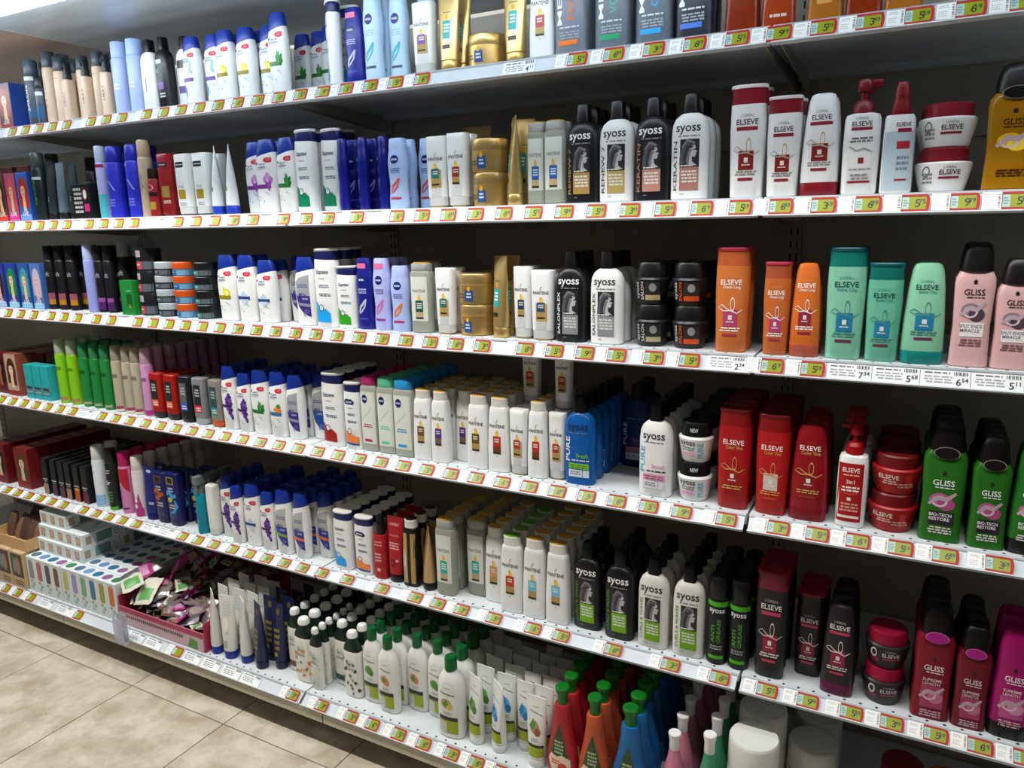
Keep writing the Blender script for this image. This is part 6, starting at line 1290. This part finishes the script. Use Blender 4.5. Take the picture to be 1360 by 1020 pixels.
for c in range(10):
    for r in range(6):
        x = X0 + c * (CW + .0015) + (.006 if c > 3 else 0); y = YF['F'] + .008 + r * (CD + .002)
        e = empty('dye_carton', f'white dye carton, {ORDN[c]} column from far end, ' + ('front row' if r == 0 else ORDN[r] + ' row back'), 'box', 'white dye cartons on the bottom shelf', (x, y + CD / 2, FZ))
        a, b_, c_ = dye_carton(c, CW, CD, CH)
        single('carton', a, parent=e)
        if r == 0: single('label', b_, parent=e)
        single('lid_print', c_, parent=e)
# long cartons lying on top, ends to the aisle
LW, LL, LH = .058, .17, .056
P = Print(); draw(P, [('R', -.5, .5, .15, .8, 'a88c80'), ('E', 0, .5, .4, .25, 'c8a890')], LW, LH); end_lab = P.build('end_picture', lambda x, z: -LL / 2, [], [])
P = Print(); draw(P, [('R', -.85, -.55, .2, .8, 'a89484'), ('R', -.3, .5, .12, .88, '6c8c88'), ('L', .55, .9, .7, 3, .2, '9aa4a4')], LL, LH); side_lab = P.build('side_picture', lambda x, z: 0, [], [])
for v in side_lab.vertices: x, z = v.co.x, v.co.z; v.co = (LW / 2 + .0005, x, z)
long_me = bmesh_box('carton', mat('p:d6dede'), -LW / 2, LW / 2, -LL / 2, LL / 2, 0, LH, bv=.0008)
for q in range(3):
    for c in range(5 - (2 if q == 2 else 0)):
        for r in range(2):
            e = empty('dye_carton', f'white carton lying lengthwise, {ORDN[q]} layer, {ORDN[c]} across, ' + ('nearer' if r == 0 else 'farther'), 'box', 'white cartons lying on the standing ones', (X0 - .005 + c * (LW + .002), -.02 + LL / 2 + r * (LL + .004) + .012 * q, FZ + CH + .001 + q * (LH + .0005)))
            single('carton', long_me, parent=e); single('end_picture', end_lab, parent=e); single('side_picture', side_lab, parent=e)
# tan shelf-ready boxes at the far end
for i in range(3):
    e = empty('dye_carton', 'tan and dark hair dye box at far end, ' + ORDN[i] + ' from white cartons', 'box', 'tan hair dye boxes', (X0 - .085 - i * .098, -.06, FZ))
    P = Print(); draw(P, [('R', -.9, .9, .3, .95, '3a3430'), ('E', .1, .62, .4, .25, '9a7458'), ('P', [(-.7, .5), (-.5, .9), (-.1, .7), (-.4, .4)], '6a8a98'), ('L', -.7, .7, .18, 2, .08, '6a5a48')], .09, .16)
    single('carton', bmesh_box('carton', mat('p:c2a880'), -.045, .045, -.03, .03, 0, .16, bv=.001), parent=e); single('label', P.build('label', lambda x, z: -.03, [], []), parent=e)
# open tan box of brown hair packs on top of the tan boxes
tb_ = empty('pack_box', 'open tan box of brown packs on the tan dye boxes', 'box', None, (X0 - .175, -.01, FZ + .1606))
for nm_, dm in (('box_floor', (-.14, .14, -.06, .16, 0, .003)), ('front_wall', (-.14, .14, -.06, -.057, .003, .05)), ('rear_wall', (-.14, .14, .157, .16, .003, .05)), ('side_wall', (-.14, -.137, -.057, .157, .003, .05)), ('side_wall', (.137, .14, -.057, .157, .003, .05))):
    single(nm_, bmesh_box(nm_, mat('p:c2a070'), *dm), parent=tb_)
for k in range(10):
    V, F = loft([(0, .03, .004, 3), (.02, .034, .012, 3), (.06, .036, .014, 3), (.1, .034, .008, 3), (.112, .033, .002, 4)], 14)
    o = single('hair_pack', new_mesh('hair_pack', V, F, [mat(('p:5c4438', 'p:7c5c4c', 'p:4c3830')[k % 3])]), f'brown soft hair pack in the open tan box, {ORDN[k % 5]} across, ' + ('nearer row' if k < 5 else 'farther row'), 'pack', 'brown hair packs')
    o.location = (X0 - .175 - .1 + .048 * (k % 5), .0 + .08 * (k // 5), FZ + .166); o.rotation_euler = (rj.uniform(-.5, -.3), 0, rj.uniform(-.2, .2)); o.scale = (.66, 1, .95)
# pink cardboard tray with a heap of sachets
TX0, TX1, TY0, TY1 = -2.2783, -1.8091, YF['F'] + .006, .34
tr = empty('sachet_tray', 'pink cardboard tray holding the heap of sachets', 'tray', None, ((TX0 + TX1) / 2, (TY0 + TY1) / 2, FZ)); tw, td = (TX1 - TX0) / 2, (TY1 - TY0) / 2
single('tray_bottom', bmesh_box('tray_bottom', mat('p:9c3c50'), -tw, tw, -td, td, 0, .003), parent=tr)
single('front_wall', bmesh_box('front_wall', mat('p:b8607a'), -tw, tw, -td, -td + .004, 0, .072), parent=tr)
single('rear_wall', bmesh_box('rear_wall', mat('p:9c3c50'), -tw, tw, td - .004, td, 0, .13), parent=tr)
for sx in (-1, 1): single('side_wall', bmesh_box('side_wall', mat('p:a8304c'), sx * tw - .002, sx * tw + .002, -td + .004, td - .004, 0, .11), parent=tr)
P = Print(); draw(P, [('R', -.98, .98, .02, .7, 'c8a8b0'), ('R', -.98, .98, .78, .98, 'a83450'), ('P', [(.62, .05), (.85, .05), (.85, .5), (.7, .6)], '5c8c4c')] + [('R', -.95 + k * .05, -.92 + k * .05, .45, .62, '6c4450') for k in range(30)], tw * 2, .072)
single('front_print', P.build('front_print', lambda x, z: -td, [], []), parent=tr)
rs = random.Random(5)
SACH = [('brown', 'p:553c32', '94705c'), ('silver', 'm:8a848a', '4c4448'), ('magenta', 'p:981868', 'b87aa0'), ('cream and green', 'p:c8c4b4', '5c9a54'), ('mauve', 'p:6c5a62', '94807c'), ('dark red', 'p:6c1c28', 'b08a70')]
SM = []
for nm, c, c2 in SACH:
    for var in range(3):
        n = 8; V, F = [], []; ns = [[rs.uniform(-1, 1) for _ in range(n)] for _ in range(n)]
        for s_ in (1, -1):
            for i in range(n):
                for j in range(n):
                    u, v = i / (n - 1), j / (n - 1); puff = .006 * (max(0, math.sin(math.pi * u) * math.sin(math.pi * v)) ** .6)
                    V.append(((u - .5) * .075, (v - .5) * .105, s_ * (puff + .0004) + .0035 * ns[i][j] + .008 * math.sin(3 * u + var * 2) * (v - .5)))
        mi = []
        for i in range(n - 1):
            for j in range(n - 1):
                a = i * n + j; o = n * n; F += [(a, a + n, a + n + 1, a + 1), (o + a, o + a + 1, o + a + n + 1, o + a + n)]
                q = 1 if (1 <= j <= 3 and 1 <= i <= 5) else 2 if j >= 5 and var != 1 else 0
                mi += [q, 0 if var else q]
        SM.append((nm, new_mesh('sachet', V, F, [mat(c), mat(c2), mat(('m:8c868a', 'p:7c2040', 'p:6c6058')[var])], mi, 40)))
NS = 250
for k in range(NS):
    nm, me = SM[rs.choice([0, 0, 0, 1, 1, 4, 4, 5, 3, 2]) * 3 + rs.randrange(3)]
    x = rs.uniform(TX0 + .045, TX1 - .045); y = rs.uniform(TY0 + .045, TY1 - .04)
    top = .07 + .26 * (y - TY0) + .025 * math.sin(x * 14)
    z = FZ + (.02 + (top - .02) * (k / NS) ** .7)
    where_ = ('front part' if y < TY0 + .14 else 'middle part' if y < TY0 + .28 else 'rear part') + (' nearer the white cartons' if x < (TX0 + TX1) / 2 else ' nearer the white tubes')
    o = single('sachet', me, f'{nm} foil sachet lying loose in the heap, {where_}', 'sachet', 'loose sachets, ' + nm)
    o.location = (x, y, z); o.scale = [rs.uniform(.5, .82)] * 3; o.rotation_euler = (rs.uniform(-.2, .85), rs.uniform(-.5, .5), rs.uniform(-1.3, 1.3))
for k, (x, y, z, rx, ry, rz, ci) in enumerate(((TX0 + .10, -.02, .125, .6, -.1, .25, 10), (TX0 + .03, .03, .175, .4, .3, -.5, 6), (TX0 + .13, .10, .19, .9, .2, -.8, 7), (TX0 + .02, -.03, .155, .2, -.3, 1.0, 9))):
    o = single('sachet', SM[ci][1], ['large cream and green sachet leaning at front of the heap', 'magenta sachet lying beside the white cartons', 'upright magenta sachet standing out of the heap', 'cream and green sachet lying over the white cartons'][k], 'sachet', 'sachets on top of the heap')
    o.location = (x, y, FZ + z); o.rotation_euler = (rx, ry, rz); o.scale = (1.05, 1.1, 1)
# clear plastic holder clipped on the rail
h = empty('label_holder', 'clear plastic holder clipped on the bottom rail beside pink tray', 'holder', None, (-2.1794, -.135, RB['F'][0] + .004))
M_clear = mat('c:d8d8e4')
single('front_sheet', bmesh_box('front_sheet', M_clear, -.028, .028, -.022, -.020, 0, .10, bv=.0005), parent=h)
single('rear_sheet', bmesh_box('rear_sheet', M_clear, -.028, .028, -.004, -.002, 0, .115, bv=.0005), parent=h)
single('base_fold', bmesh_box('base_fold', M_clear, -.028, .028, -.022, -.002, 0, .002), parent=h)
single('clip', bmesh_box('clip', mat('c0bccc'), -.006, .006, -.021, .012, .05, .055), parent=h)
